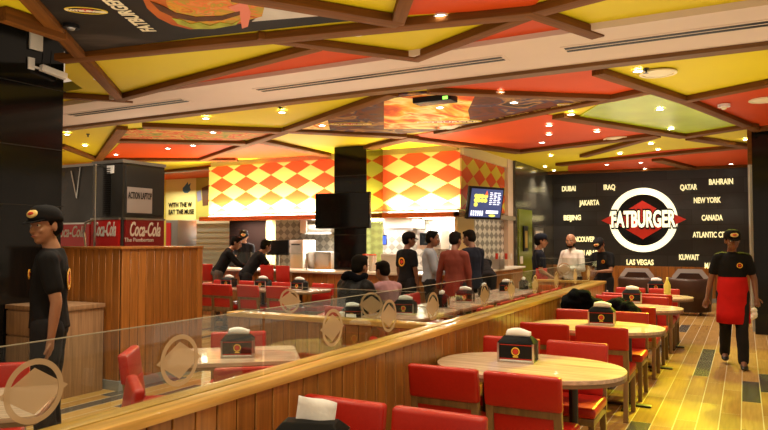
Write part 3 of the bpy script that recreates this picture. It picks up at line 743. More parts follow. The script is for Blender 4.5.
e, w, h, d = bpx('prep_fridge', 303, 331, 252, 268.5, 12.8, .5, M['steel'], 'low steel prep fridge behind the counter beside the pillar', 'appliance')
for i in range(2): MB().box(-w+.05+i*w, -.05+i*w, -d-.02, -d, .06, h-.05).build('door', M['steel'], e)
e, w, h, d = bpx('oven', 417, 441, 230, 249, 14.0, .5, M['steel'], 'stainless steel oven with a dark window at the back of the kitchen', 'oven'); MB().box(-w*.75, w*.55, -d-.01, -d, h*.2, h*.85).build('window', M['black'], e); MB().box(w*.65, w*.85, -d-.02, -d, h*.2, h*.8).build('controls', M['blackm'], e)
e, w, h, d = bpx('ice_chest', 381, 398, 256, 272, 11.0, .42, M['white'], 'white chest on the counter beside the black shirted standing man', 'container'); MB().box(-w, w, -d-.01, d, h, h+.04).build('lid', M['white'], e)
e, w, h, d = bpx('till_monitor', 266, 288, 240, 255, 11.2, .04, M['blackm'], 'black monitor on a stand at the counter before the fryer', 'monitor'); MB().bar((0, .03, -.24), (0, .03, .1), .05, .03).build('stand', M['steel'], e); MB().box(-.12, .12, -.08, .1, -.25, -.235).build('foot', M['steel'], e)
e, w, h, d = bpx('order_screen', 380, 386.5, 235, 245, 13.0, .04, M['blackm'], 'small blue order screen beside the pillar', 'monitor'); MB().box(-w*.9, w*.9, -d-.004, -d, h*.08, h*.92).build('display', emat('blue_glow', (.05, .12, .7), 1.5), e); MB().bar((0, 0, h), (0, 0, h+.5), .02, .02).build('hanger', M['steel'], e)
e, w, h, d = bpx('extractor_hood', 305, 331, 224, 232, 13.8, .7, M['steel'], 'steel extractor hood under the kitchen ceiling near the pillar', 'hood'); MB().box(-w, w, -d, -d+.02, -.06, 0).build('rim', M['steel_d'], e)
e, w, h, d = bpx('extractor_hood', 384, 412, 218, 228, 13.8, .7, M['white'], 'white extractor hood under the kitchen ceiling beyond the pillar', 'hood'); MB().box(-w, w, -d, -d+.02, -.06, 0).build('rim', M['steel_d'], e)
e, w, h, d = bpx('roll_sign', 300, 306, 220, 233, 12.5, .05, M['white'], 'small white hanging sign under the canopy', 'sign')
# ceiling strips over the kitchen (lamps)
for i, (x, y) in enumerate([(-10.3, 12.9), (-8.6, 13.4), (-6.0, 13.2), (-6.0, 14.1)]):
    e = empty('tube_light', (x, y, 2.11), label='bright strip light under the kitchen canopy', cat='ceiling light', group='strip lights inside the kitchen')
    MB().box(-.55, .55, -.06, .06, -.0, .02).build('fitting', M['white'], e); MB().box(-.52, .52, -.04, .04, -.025, 0).build('tube', M['strip'], e)
for o in list(bpy.data.objects):
    if o.name in ('fryer', 'prep_fridge'): MB().box(-.28, .28, -.2, .2, -o.location.z, 0).build('base', M['steel_d'], o)
    if o.name == 'ice_chest': o.location.z = 1.0
# stacks of cups and jars
uc = []; cp = empty('cup_stack'); MB().lathe([(.035, 0), (.045, .1), (.045, .11), (.042, .11), (.05, .20), (.046, .21), (.05, .30), (.03, .30)], n=12).build('cups', M['white'], cp); MB().lathe([(.052, .30), (.052, .31), (.03, .33)], n=12).build('lid', M['red'], cp)
for i, (px, y) in enumerate([(384, 12.1), (387, 12.3), (390.5, 12.1), (394, 12.3), (446, 11.95), (451, 12.05)]):
    p = W(px, 250, Y=y); inst(cp, uc, (p.x, y, 1.0 if y < 12 else 1.19 if i < 4 else 1.0), 0, 'stack of white paper cups on the '+('ice chest side of the kitchen' if i < 4 else 'counter behind the maroon jacket'), 'stacks of white cups at the kitchen')
for o in bpy.data.objects:
    if o.name.startswith('cup_stack') and o.parent is None: o['category'] = 'cups'; o.location.z = 1.0; o.location.y = 11.3 if o.location.y < 12.2 else 11.45
# glass guard on the counter
e = empty('sneeze_guard', (-8.9, 11.1, 1.0), label='low glass guard with steel posts along the kitchen counter', cat='glass screen')
for x in (-1.6, -.2, 1.2): MB().cyl((x, 0), .015, 0, .34, n=8).build('post', M['steel'], e)
MB().box(-1.6, 1.2, -.004, .004, .04, .34).build('pane', M['glass'], e)
# small things on the side counter
e, w, h, d = bpx('napkin_tray', 492, 500, 252, 262, 13.2, .3, M['steel_d'], 'steel tray organiser on the side counter', 'tray')
e.location.z = 1.0
for i in range(4): MB().cyl((-w+.05+i*.1, 0), .03, h, h+.12, n=8).build('bottle', M['white' if i % 2 else 'logo_r'], e)
# far wall graphics beyond the coolers
def gpx(pts, Y, t=.01): return [(W(*p, Y=Y).x, W(*p, Y=Y).z) for p in pts]
e = empty('wall_mural', (0, 15.29, 0), label='pale yellow wall graphic with black lettering beyond the coolers', cat='mural')
def flat(name, pts, m, Y=15.29, t=.008):
    a = gpx(pts, Y); return MB().prism(a, 0, t, Matrix.Rotation(PI/2, 4, 'X')).build(name, m, e)
flat('pale_panel', [(166, 179), (196, 178), (196, 222), (166, 222)], mat('pale_mural', (.74, .66, .30), .5))
flat('side_panel', [(196.5, 178), (211, 177), (211, 222), (196.5, 222)], mat('olive_mural', (.40, .36, .08), .5), t=.01)
flat('blue_splash', [(183, 188), (185, 186), (188, 182), (188.5, 185), (191, 183), (190, 187), (191, 190), (188, 193), (185, 193), (183, 191)], mat('blue_ink', (.03, .12, .25), .5), t=.014)
flat('photo', [(202, 188), (209, 185), (211, 188), (211, 205), (203, 206)], mat('photo_brown', (.10, .04, .02), .4), t=.014); flat('photo', [(197, 192), (201, 190), (202, 200), (198, 202)], mat('photo_blue', (.2, .2, .4), .4), t=.014)
for s, px, py in (('WITH THE W', 180, 205), ('EAT THE MUSE', 181, 212)):
    p = W(px, py, Y=15.26); t = text('lettering', s, .20, M['blackm'], e, (p.x, 15.26-15.29, p.z), (PI/2, 0, 0), .002, .006); t.scale.x = .8
e2 = empty('roller_shutter', (W(195, 240, Y=14.9).x, 14.9, 0), label='grey ribbed shutter beside the kitchen below the mural', cat='shutter')
mb = MB(); a = W(172, 240, Y=14.9).x-e2.location.x; b = W(238, 240, Y=14.9).x-e2.location.x
for i in range(26): mb.box(a, b, -.02-.01*(i % 2), .02, i*.08, i*.08+.078)
mb.build('slats', M['grey_rib'], e2); MB().box(a-.05, b+.05, -.05, .08, 2.08, 2.2).build('housing', M['white'], e2)
e, w, h, d = bpx('vending_machine', 165.5, 178, 220, 248, 9.5, .5, M['steel_d'], 'narrow grey drinks machine with a red front beside the coolers', 'cooler'); MB().box(-w*.85, -w*.1, -d-.01, -d, -.2, h*.9).build('front', M['coke'], e)
MB().box(-w, w, -d, d, -(e.location.z), 0).build('lower_body', M['steel_d'], e)
# orange lettered wall glimpsed beside the column
p = W(79, 156, Y=14); 
e = empty('wall_banner', (W(79, 156, Y=11).x, 11, W(79, 156, Y=11).z), label='pale orange banner with dark lettering above the coolers', cat='banner')
MB().box(-.6, .9, 0, .03, -.5, .32).build('cloth', mat('pale_orange', (.80, .45, .16), .6), e); text('lettering', 'GET IT', .2, mat('ochre', (.35, .14, .02), .6), e, (.1, -.01, .12), (PI/2, 0, 0), .002, .004)
# ---- drink coolers
def cooler(name, x0, x1, y0, y1, z1, label, side):
    e = empty(name, (x1, y0, 0), label=label, cat='drink cooler', group='drink coolers behind the planked screen')
    w = x1-x0; L = y1-y0
    MB().box(-w, 0, 0, L, 0, z1).build('cabinet', M['cooler'], e, bevel=.012)
    MB().box(-w-.01, .01, -.01, L+.01, z1-.03, z1+.01).build('top_trim', M['steel_d'], e)
    MB().box(.0, .02, .04, L-.04, 1.93, z1-.06).build('glass_door', mat('smoked_glass', (.10, .10, .10), .06, .5), e)
    zb = 1.5
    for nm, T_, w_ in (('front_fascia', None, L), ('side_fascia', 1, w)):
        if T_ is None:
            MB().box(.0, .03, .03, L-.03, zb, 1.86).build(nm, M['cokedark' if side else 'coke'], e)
            MB().box(.0, .036, .02, L-.02, 1.86, 1.885).build('rail', M['steel'], e)
            t = text('script_logo', 'Coca-Cola', .26, M['white'], e, (.036, L*.48, 1.73), (PI/2, 0, PI/2), .003, .004, shear=.35); t.scale.x = L*.72/max(t.dimensions.x, .1)
            t = text('script_line', 'The Pemberton', .075, M['white'], e, (.036, L*.35, 1.60), (PI/2, 0, PI/2), .002)
        else:
            MB().box(-w+.02, -.03, -.03, 0, zb, 1.86).build(nm, M['coke'], e)
            MB().box(-w+.01, -.02, -.036, 0, 1.86, 1.885).build('rail', M['steel'], e)
            t = text('script_logo', 'Coca-Cola', .26, M['white'], e, (-w*.5, -.036, 1.73), (PI/2, 0, 0), .003, .004, shear=.35); t.scale.x = w*.72/max(t.dimensions.x, .1)
    return e, w, L
A = W(123, 160, X=-6.95); B = W(165, 165, X=-6.95); z1 = A.z
x0 = W(93, 162, Y=A.y).x
print('cooler', A, B, x0)
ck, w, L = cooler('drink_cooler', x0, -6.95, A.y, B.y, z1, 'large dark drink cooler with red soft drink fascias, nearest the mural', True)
g = MB()
for i in range(22): g.box(-w*.62, -w*.38, -.015, 0, 1.95+i*.027, 1.962+i*.027)
g.build('vent_grille', M['blackm'], ck)
MB().box(-w*.50, -w*.28, -.012, 0, z1-.16, z1-.06).build('sticker', M['paper'], ck)
MB().box(.02, .024, L*.08, L*.66, 1.55+.4, 2.28).build('reflected_poster', mat('pale_reflection', (.42, .40, .42), .4), ck)  # reflection in the glass door, made as a pale plate with lettering
t = text('reflected_text', 'ACTION LAPTOP', .12, M['blackm'], ck, (.027, L*.37, 2.17), (PI/2, 0, PI/2), .001, .002); t.scale.x = L*.55/t.dimensions.x
MB().chain([(-w*.72, -.08, z1-.05), (-w*.72, -.08, 1.45)], [.014, .014], 8).chain([(-w*.72, -.08, z1-.06), (-w*.72, .02, z1-.06)], [.014, .014], 8).chain([(-w*.72, -.1, 1.86), (-w*.95, -.12, 1.82), (-w*1.0, -.12, 1.7), (-w*.9, -.12, 1.45)], [.014]*4, 8).build('steel_pipe', M['steel'], ck, smooth=True)
A2 = W(64, 166, Y=7.4); B2 = W(93, 163, Y=7.4)
c2_, w2, L2 = cooler('drink_cooler', A2.x-.3, B2.x, 7.4, 8.0, A2.z, 'second dark drink cooler behind the steel pipe, beside the column', False)
MB().chain([(-w2*.5, -.02, A2.z-.10), (-w2*.36, -.02, A2.z-.55), (-w2*.28, -.02, A2.z-.05)], [.008]*3, 6).build('cable', M['steel'], c2_)
# security camera and sensor on the column
p = W(51, 74, X=-6.84); e = empty('security_camera', W(45, 72, X=-6.84), label='white bullet security camera with antenna on the dark column', cat='camera')
e.scale = (.55,)*3; MB().box(0, .03, -.38, -.24, -.02, .22).build('mount', M['white'], e, bevel=.006); MB().bar((.02, -.3, .05), (.12, -.1, .0), .04, .04).build('arm', M['white'], e)
MB().bar((.12, -.18, .04), (.16, .36, -.04), .13, .13).build('housing', M['white'], e, bevel=.02); MB().bar((.12, .02, .05), (.12, .05, .42), .012, .012).build('antenna', M['blackm'], e)
p = W(34, 40, X=-6.84); tag(MB().box(p.x, p.x+.03, p.y-.06, p.y+.09, p.z-.11, p.z+.11).build('wall_sensor', M['white'], bevel=.006), 'square white sensor plate high on the dark column', 'sensor')
# ------------------------------------------------------------------ FURNITURE
def make_chair(h=1.0):
    """faces +Y; backrest along its -Y edge"""
    e = empty('dining_chair', label='red dining chair', cat='chair')
    sz = .46
    MB().box(-.225, .225, -.20, .245, sz-.075, sz).build('seat', M['leather'], e, bevel=.028, seg=3)
    MB().box(-.215, .215, -.20, .235, sz-.125, sz-.076).build('seat_rail', M['chair_wood'], e, bevel=.004)
    for sx_ in (-1, 1):
        MB().bar((sx_*.195, .21, 0), (sx_*.195, .21, sz-.12), .04, .04).build('leg', M['chair_wood'], e, bevel=.003)
        MB().bar((sx_*.195, -.235, 0), (sx_*.195, -.20, sz-.1), .04, .045).build('leg', M['chair_wood'], e, bevel=.003)
    mb = MB()
    for s in (-1, 1): mb.bar((s*.2, -.20, sz-.1), (s*.2, -.235, .64), .045, .04)
    mb.box(-.178, .178, -.248, -.212, .585, .635).box(-.178, .178, -.232, -.19, sz-.1, sz-.03)
    mb.build('back_frame', M['chair_wood'], e, bevel=.003)
    MB().add_slab(-.178, .178, -.214, -.228, sz-.03, .585, .022).build('back_panel', M['leather'], e, bevel=.006)
    b = MB().add_slab(-.228, .228, -.232, -.262, .625, .83, .06); b.build('backrest', M['leather'], e, bevel=.022, seg=3)
    MB().add_slab(-.20, .20, -.19, -.213, sz+.0, .64, .03).build('back_cushion', M['leather'], e, bevel=.010)
    return e
def add_slab(s, x0, x1, ya, yb, z0, z1, t):
    vs = [(x, y+d, z) for z, y in ((z0, ya), (z1, yb)) for d in (-t/2, t/2) for x in (x0, x1)]
    s.add(vs, [(0, 2, 3, 1), (4, 5, 7, 6), (0, 1, 5, 4), (2, 6, 7, 3), (0, 4, 6, 2), (1, 3, 7, 5)]); return s
MB.add_slab = add_slab
chair = make_chair(); uc = []
def put_chair(x, y, rz, label, group): 
    o = inst(chair, uc, (x, y, 0), rz, label, group); return o
ordw = ['first', 'second', 'third', 'fourth', 'fifth']
TBY = [2.06, 4.53, 6.92, 9.08, 10.95]
tn = ['frontmost rounded table at the picture bottom', 'rounded table nearest the camera with dispenser in view', 'second rounded table along the low partition', 'rounded table below the black coats', 'farthest rounded table before the brown armchairs']
rows = [(2.79+.0, -1, 0), (3.83, 1, 1), (5.19, -1, 1), (6.24, 1, 2), (7.6, -1, 2), (8.3, 1, 3), (9.8, -1, 3), (10.3, 1, 4), (11.5, -1, 4)]
for yb, f, ti in rows:
    for xi, xc in enumerate((-1.645, -1.138)):
        if ti == 3 and f == -1 and xi == 0: pass
        put_chair(xc-(.085 if ti == 0 else 0)+random.uniform(-.008, .008), yb+f*.24, 0 if f == 1 else PI,
                  'red leather chair on the '+('near' if f == 1 else 'far')+' side of the '+['frontmost table', 'nearest rounded table', 'second rounded table', 'third rounded table', 'farthest rounded table'][ti]+', '+('partition end' if xi == 0 else 'aisle end'), 'red chairs along the low partition')
put_chair(-.98, 2.95, 2.2, 'red leather chair pulled out at the bottom edge by the aisle', 'red chairs along the low partition') if False else None

def make_round_table():
    e = empty('dining_table', label='t', cat='table')
    pts = []
    for i in range(64):
        t = 2*PI*i/64; c, s = math.cos(t), math.sin(t)
        pts.append((.635*math.copysign(abs(c)**(2/2.2), c), .47*math.copysign(abs(s)**(2/2.2), s)))
    MB().prism(pts, .722, .75).build('tabletop', M['table'], e, bevel=.003, seg=1)
    MB().prism([(x*.997, y*.997) for x, y in pts], .700, .7215).build('table_edge', M['table_edge'], e)
    for s in (-.3, .3):
        MB().cyl((s, 0), .03, .02, .70, n=12).build('leg', M['metal'], e); MB().box(s-.2, s+.2, -.035, .035, 0, .02).box(s-.035, s+.035, -.28, .28, 0, .02).build('foot', M['metal'], e, bevel=.004)
    return e
rt = make_round_table(); ur = []
for y, l in zip(TBY, tn): inst(rt, ur, (-1.312, y, 0), 0, 'wood-topped oval table, '+l, 'rounded tables along the low partition')

def make_rect(L, Wd):
    e = empty('dining_table', label='t', cat='table')
    MB().prism(rrect(-L/2, L/2, -Wd/2, Wd/2, .06), .722, .75).build('tabletop', M['table'], e, bevel=.003, seg=1)
    MB().prism(rrect(-L/2+.002, L/2-.002, -Wd/2+.002, Wd/2-.002, .06), .700, .7215).build('table_edge', M['table_edge'], e)
    for s in ((-L/4, L/4) if L > 1 else (0,)):
        MB().cyl((s, 0), .03, .02, .70, n=12).build('leg', M['metal'], e); MB().box(s-.2, s+.2, -.035, .035, 0, .02).box(s-.035, s+.035, -.25, .25, 0, .02).build('foot', M['metal'], e, bevel=.004)
    return e
o = make_rect(.92, .70); o.location = (-3.36, 3.92, 0); o.rotation_euler.z = .70; tag(o, 'pale wooden booth table with a black dispenser, enclosed by the partitions', 'table', 'booth tables')
o = make_rect(1.1, .74); o.location = (-3.69, 1.98, 0); o.rotation_euler.z = .78; tag(o, 'pale wooden booth table cut by the lower left picture corner', 'table', 'booth tables')
# booth chairs
B_ = [(-2.82, 3.45, .70, 'red chair back on the near side of the enclosed booth table'), (-3.60, 4.24, -2.44, 'red chair on the far side of the enclosed booth table'),
      (-2.70, 4.40, 2.27, 'red chair whose top corner peeks over the low partition'), (-3.62, 3.50, -.92, 'tall red chair seen edge-on at the near end of the booth table'),
      (-3.09, 2.40, 2.5, 'lower red chair seen edge-on beside the partition'), (-3.99, 2.37, -2.40, 'red chair behind the lower left booth table'), (-3.3, 1.62, .75, 'red chair at the lower left picture corner')]
for x, y, r, l in B_: put_chair(x, y, r, l, 'red chairs in the enclosed booth')
# far tables before the counter
sq = make_rect(.8, .72); us = []
xs = [W(px, 288, Y=9.5).x for px in (231, 263, 301)]
for x, l in zip(xs, ('left', 'middle', 'right')): inst(sq, us, (x, 9.5, 0), 0, l+' one of three square tables with dispensers before the kitchen counter', 'square tables before the kitchen counter')
for k, px in enumerate((205, 223, 249.5, 279)):
    x = W(px, 285, Y=9.07).x; put_chair(x, 9.30-.02, 0, ordw[k]+' red chair from the planked screen on the near side of the square tables', 'red chairs around the square tables')
for k, px in enumerate((222, 248, 281, 322)):
    x = W(px, 283, Y=9.98).x; put_chair(x, 9.76, PI, ordw[k]+' red chair from the planked screen on the far side of the square tables', 'red chairs around the square tables')
put_chair(W(326, 285, Y=8.6).x, 8.85, PI/2+.3, 'red chair standing apart between the square tables and the hooded diner', 'red chairs around the square tables')
# bar chairs
bchair = empty('bar_chair', label='b', cat='chair')
MB().box(-.17, .17, -.2, .2, .68, .74).build('seat', M['leather'], bchair, bevel=.02); MB().add_slab(-.150, .150, -.2, -.23, .78, 1.12, .05).build('backrest', M['leather'], bchair, bevel=.015)
for sx_ in (-1, 1):
    MB().bar((sx_*.15, .18, 0), (sx_*.14, .17, .68), .035, .035).build('leg', M['chair_wood'], bchair); MB().bar((sx_*.15, -.2, 0), (sx_*.15, -.19, 1.0), .035, .035).build('leg', M['chair_wood'], bchair)
MB().box(-.14, .14, .165, .19, .25, .28).build('footrest', M['steel'], bchair)
ub = []
for k, px in enumerate((207, 267, 283)):
    inst(bchair, ub, (W(px, 270, Y=10.24).x, 10.46, 0), 0, ordw[k]+' tall red bar chair from the planked screen at the kitchen counter', 'bar chairs at the kitchen counter')
# long tables on the other side of the low partition
lt = make_rect(1.2, .74); ul = []
for k, y in enumerate((7.15, 8.45, 9.75, 11.05)):
    inst(lt, ul, (-3.45, y, 0), PI/2, ['first', 'second', 'third', 'fourth'][k]+' table of the long row beyond the low partition, from the hooded diner', 'row of tables beyond the low partition')
    for dy in (-.3, .3):
        if dy > 0 or k > 0: put_chair(-2.92, y+dy, PI/2, ('nearer' if dy < 0 else 'farther')+' red chair on the partition side of the '+ordw[k]+' long-row table', 'red chairs around the long row')
        if k == 1 and dy > 0: put_chair(-3.98, y+dy, -PI/2, ('nearer' if dy < 0 else 'farther')+' red chair on the kitchen side of the '+ordw[k]+' long-row table', 'red chairs around the long row')
tb = make_rect(1.2, .7); tb.location = (-3.75, 6.0, 0); tag(tb, 'wooden table behind the cross partition before the hooded diner', 'table')

# ---- napkin dispensers
def make_disp():
    e = empty('napkin_dispenser', label='d', cat='napkin dispenser')
    MB().prism([(-.105, -.075), (.105, -.075), (.105, .075), (-.105, .075)], .008, .118).build('box', M['blackm'], e, bevel=.006)
    v = [(-.118, -.082, .118), (.118, -.082, .118), (.118, .082, .118), (-.118, .082, .118), (-.085, -.035, .158), (.085, -.035, .158), (.085, .035, .158), (-.085, .035, .158)]
    M['db'] = M.get('db') or mat('dispenser_black', (.006, .006, .007), .5, spec=.06)
    t = MB(); t.add(v, [(3, 2, 1, 0), (4, 5, 6, 7), (0, 1, 5, 4), (1, 2, 6, 5), (2, 3, 7, 6), (3, 0, 4, 7)]); t.build('lid', M['db'], e, bevel=.006)
    fr = MB()
    for y in (-.079, .079):
        for x in (-.108, .108): fr.box(x-.006, x+.006, y-.004, y+.004, .0, .12)
        fr.box(-.108, .108, y-.004, y+.004, 0, .008)
    fr.box(-.112, .112, -.082, .082, 0, .006); fr.build('frame', M['steel'], e)
    MB().box(-.100, .100, -.0775, -.076, .022, .027).box(-.100, .100, -.0775, -.076, .108, .112).build('red_band', M['logo_r'], e)
    MB().box(-.100, .100, -.0775, -.076, .010, .019).build('slogan_strip', M['paper'], e)
    T = Matrix.Translation((0, -.076, .070)) @ Matrix.Rotation(PI/2, 4, 'X')
    MB().ring((0, 0), .020, .026, 0, .003, T, 24).build('badge_ring', M['logo_y'], e); MB().cyl((0, 0), .017, 0, .002, n=24, T=T).build('badge_centre', M['logo_r'], e)
    MB().box(-.016, .016, -.0785, -.076, .034, .042).build('badge_ribbon', M['logo_y'], e)
    nap = MB(); n = 10; vs = []
    for i in range(n+1):
        u = i/n; x = -.075+.15*u
        for y, z in ((-.022, .15), (-.028+.006*math.sin(7*u), .180+.014*math.sin(3*u+.5)), (.0, .196+.012*math.sin(4*u)), (.030, .176+.01*math.sin(5*u)), (.022, .15)): vs.append((x+(z-.15)*.25, y, z))
    fs = [(i*5+j, (i+1)*5+j, (i+1)*5+(j+1) % 5, i*5+(j+1) % 5) for i in range(n) for j in range(5)]+[(4, 3, 2, 1, 0), tuple(n*5+j for j in range(5))]
    nap.add(vs, fs); nap.build('napkin', M['paper'], e, smooth=True)
    return e
dp_ = make_disp(); ud = []
def disp(px, py, z, rz, label, sc=1.0, X=None, Y=None, dy=0):
    p = W(px, py, Z=z) if Y is None else W(px, py, Y=Y)
    inst(dp_, ud, (p.x, p.y+dy, z), rz, 'black napkin dispenser '+label, 'black napkin dispensers', (sc,)*3)
G = [(518, 361, .1, 'on the nearest rounded table', 1.12), (602, 324.5, .1, 'on the second rounded table', 1.12), (632, 302.5, .1, 'beside the black coats', 1.1), (656, 291.5, .1, 'on the farthest rounded table', 1.1)]
for px, py, r, l, s in G: disp(px, py, .75, r, l, s)
o = inst(dp_, ud, (-1.43, 2.09, .75), .35, 'black napkin dispenser with a tall folded napkin at the picture bottom', None, (1.15,)*3)
for c in list(o.children):
    if c.name.startswith('napkin'): bpy.data.objects.remove(c)
disp(238, 356, .75, .62, 'with a crumpled napkin on the enclosed booth table', 1.02)
for i, px in enumerate((229, 263, 299.5)): disp(px, 288, .75, 0, 'on the '+('left', 'middle', 'right')[i]+' square table before the counter', 1.1, Y=9.4)
disp(352, 309, .75, .5, 'in front of the hooded diner', .95, Y=6.1)
for i, (x, y) in enumerate([(-3.45, 6.95), (-3.4, 7.9), (-3.38, 8.65), (-3.45, 9.6), (-3.42, 10.6), (-3.36, 11.35)]):
    inst(dp_, ud, (x, y, .75), PI/2+.3 if i % 2 else .2, 'black napkin dispenser, '+['first', 'second', 'third', 'fourth', 'fifth', 'last'][i]+' along the long row of tables', None, (1.05,)*3)
for o in bpy.data.objects:
    if o.name.startswith('napkin_dispenser') and o.parent is None: o['group'] = 'black napkin dispensers'; o['category'] = 'napkin dispenser'
# tall folded napkin standing behind the front dispenser
nb = MB(); vs = []
for i in range(9):
    u = i/8; x = -.10+.2*u
    for z in (0, .06, .12, .16-.02*max(0, u-.6)): vs.append((x, .012*math.sin(u*6+z*20)+z*.15, z))
fs = [(i*4+j, (i+1)*4+j, (i+1)*4+j+1, i*4+j+1) for i in range(8) for j in range(3)]; nb.add(vs, fs)
o = nb.build('folded_napkin', M['paper'], None, smooth=True); o.modifiers.new('s', 'SOLIDIFY').thickness = .003; o.location = (-1.425, 2.10, .75+.14); o.rotation_euler = (0, .12, .35); o.scale = (.74,)*3; tag(o, 'tall white folded napkin standing up from the frontmost dispenser', 'napkin')
# sauce bottle on the farthest table
p = W(667, 291, Y=11.0); o = MB().lathe([(.028, 0), (.032, .01), (.032, .11), (.02, .14), (.012, .16), (.008, .19)], n=14).build('sauce_bottle', mat('mustard', (.65, .55, .12), .35), None, smooth=True); o.location = (p.x, 11.05, .75); o.scale = (1.5,)*3; tag(o, 'yellow squeeze bottle on the farthest rounded table', 'bottle')
# card and cup before the hooded diner
o = MB().box(-.06, .06, -.002, .002, 0, .09).build('table_card', M['paper']); o.location = (W(351, 305, Y=5.95).x, 5.95, .75+.09); o.location.z = .75; tag(o, 'small white card standing before the hooded diner', 'card')
o = MB().lathe([(.025, 0), (.035, .09), (.037, .1), (.0, .11)], n=14).build('paper_cup', M['paper'], smooth=True); o.location = (W(342, 312, Y=6.0).x, 6.0, .75); tag(o, 'small white cup before the hooded diner', 'cup')
# hanging black coats over a chair back at the third table
def coat(x, y, z, sx_, sz_, label, seed):
    random.seed(seed); mb = MB()
    for i in range(34):
        a = random.uniform(-1, 1); b = random.uniform(-1, 1)
        mb.ell((a*sx_, random.uniform(-.09, .09)+.0, sz_*(.1+.9*(1-a*a*.7))*random.uniform(0, 1)), (random.uniform(.05, .10),)*2+(random.uniform(.05, .09),), nu=10, nv=7, jit=.12)
    mb.ell((0, 0, .0), (sx_, .11, .08))
    me = remesh(mb, .016, 1); o = link_mesh('black_coat', me, M['fur']); o.location = (x, y, z); tag(o, label, 'coat', 'black coats left at the third rounded table')
M['fur'] = mat('black_fur', (.003, .0035, .006), .9, bump=.8, nscale=50, spec=.05)
coat(-1.70, 8.10, .80, .20, .18, 'fluffy black fur coat draped over the chair by the partition', 1)
coat(-1.28, 8.14, .74, .15, .14, 'lower black coat slumped beside the fluffy fur coat', 2)
# brown tub armchairs and their pale cushions by the sign wall
def tub(x, y, rz, label):
    e = empty('tub_armchair', (x, y, 0), rz, label=label, cat='armchair', group='brown tub armchairs by the sign wall')
    mb = MB(); n = 14; out = []
    for i in range(n+1):
        a = math.radians(-200+220*i/n)
        out.append((math.cos(a), math.sin(a)))
    vs = []; 
    for i, (c, s) in enumerate(out):
        h = .78 if -s > -.2 else .78
        for r, z in ((.42, .08), (.46, h-.05), (.43, h), (.36, h), (.33, .3)): vs.append((c*r*1.02, s*r*.95, z))
    fs = [(i*5+j, (i+1)*5+j, (i+1)*5+(j+1) % 5, i*5+(j+1) % 5) for i in range(n) for j in range(5)]+[(4, 3, 2, 1, 0), tuple(n*5+j for j in range(5))]
    mb.add(vs, fs); mb.build('shell', M['brown_leather'], e, smooth=True)
    MB().cyl((0, .0), .36, .25, .42, n=24).build('seat', M['brown_leather'], e, bevel=.03)
    for a in (45, 135, 225, 315): MB().cyl((.32*math.cos(math.radians(a)), .3*math.sin(math.radians(a))), .02, 0, .12, n=8).build('leg', M['metal'], e)
    return e
tub(W(689, 290, Y=15.9).x, 15.9, 0, 'brown leather tub armchair nearer the aisle before the sign wall'); tub(W(640, 280, Y=15.9).x, 15.9, 0, 'brown leather tub armchair left of centre before the sign wall')
for px, l in ((690, 'pale arched chair back behind the aisle-side tub armchair'), (637, 'pale arched chair back behind the other tub armchair')):
    x = W(px, 280, Y=17.0).x; e = empty('arched_chair', (x, 17.0, 0), label=l, cat='chair', group='arched chairs by the sign wall')
    pts = [(-.36, .3), (-.34, .74), (-.22, .88), (.22, .88), (.34, .74), (.36, .3)]
    MB().prism([(-.40, .3), (-.38, .76), (-.25, .93), (.25, .93), (.38, .76), (.40, .3)], 0, .03, Matrix.Rotation(PI/2, 4, 'X')).build('rim', mat('lilac_grey', (.50, .47, .52), .4), e); MB().prism([(a*.88, b*.95) for a, b in pts], .03, .06, Matrix.Rotation(PI/2, 4, 'X')).build('pad', M['brown_leather'], e)
    MB().box(-.3, .3, -.0, .45, .3, .42).build('seat', M['brown_leather'], e, bevel=.03)
    for a in (-.28, .28):
        for b in (.03, .42): MB().box(a-.02, a+.02, b-.02, b+.02, 0, .3).build('leg', M['metal'], e)
# ------------------------------------------------------------------ PEOPLE
SKIN = {'tan': mat('skin_tan', (.33, .155, .085), .5), 'dark': mat('skin_dark', (.19, .080, .044), .5), 'mid': mat('skin_mid', (.25, .11, .06), .5)}
HAIR = mat('black_hair', (.006, .005, .004), .8, bump=.5, nscale=90, spec=.08)
EYEW = mat('eye_white', (.7, .68, .64), .3); EYEB = mat('eye_dark', (.01, .006, .004), .2); LIP = mat('lips', (.25, .07, .05), .5); SHOE = mat('shoe_black', (.012, .011, .011), .35)
def cloth(name, rgb, rough=.85): return mat(name, rgb, rough, noise=.12, nscale=7, bump=.25, spec=.12)
def v3(*a): return Vector(a)
def rot(p, piv, R): return piv+R @ (p-piv)

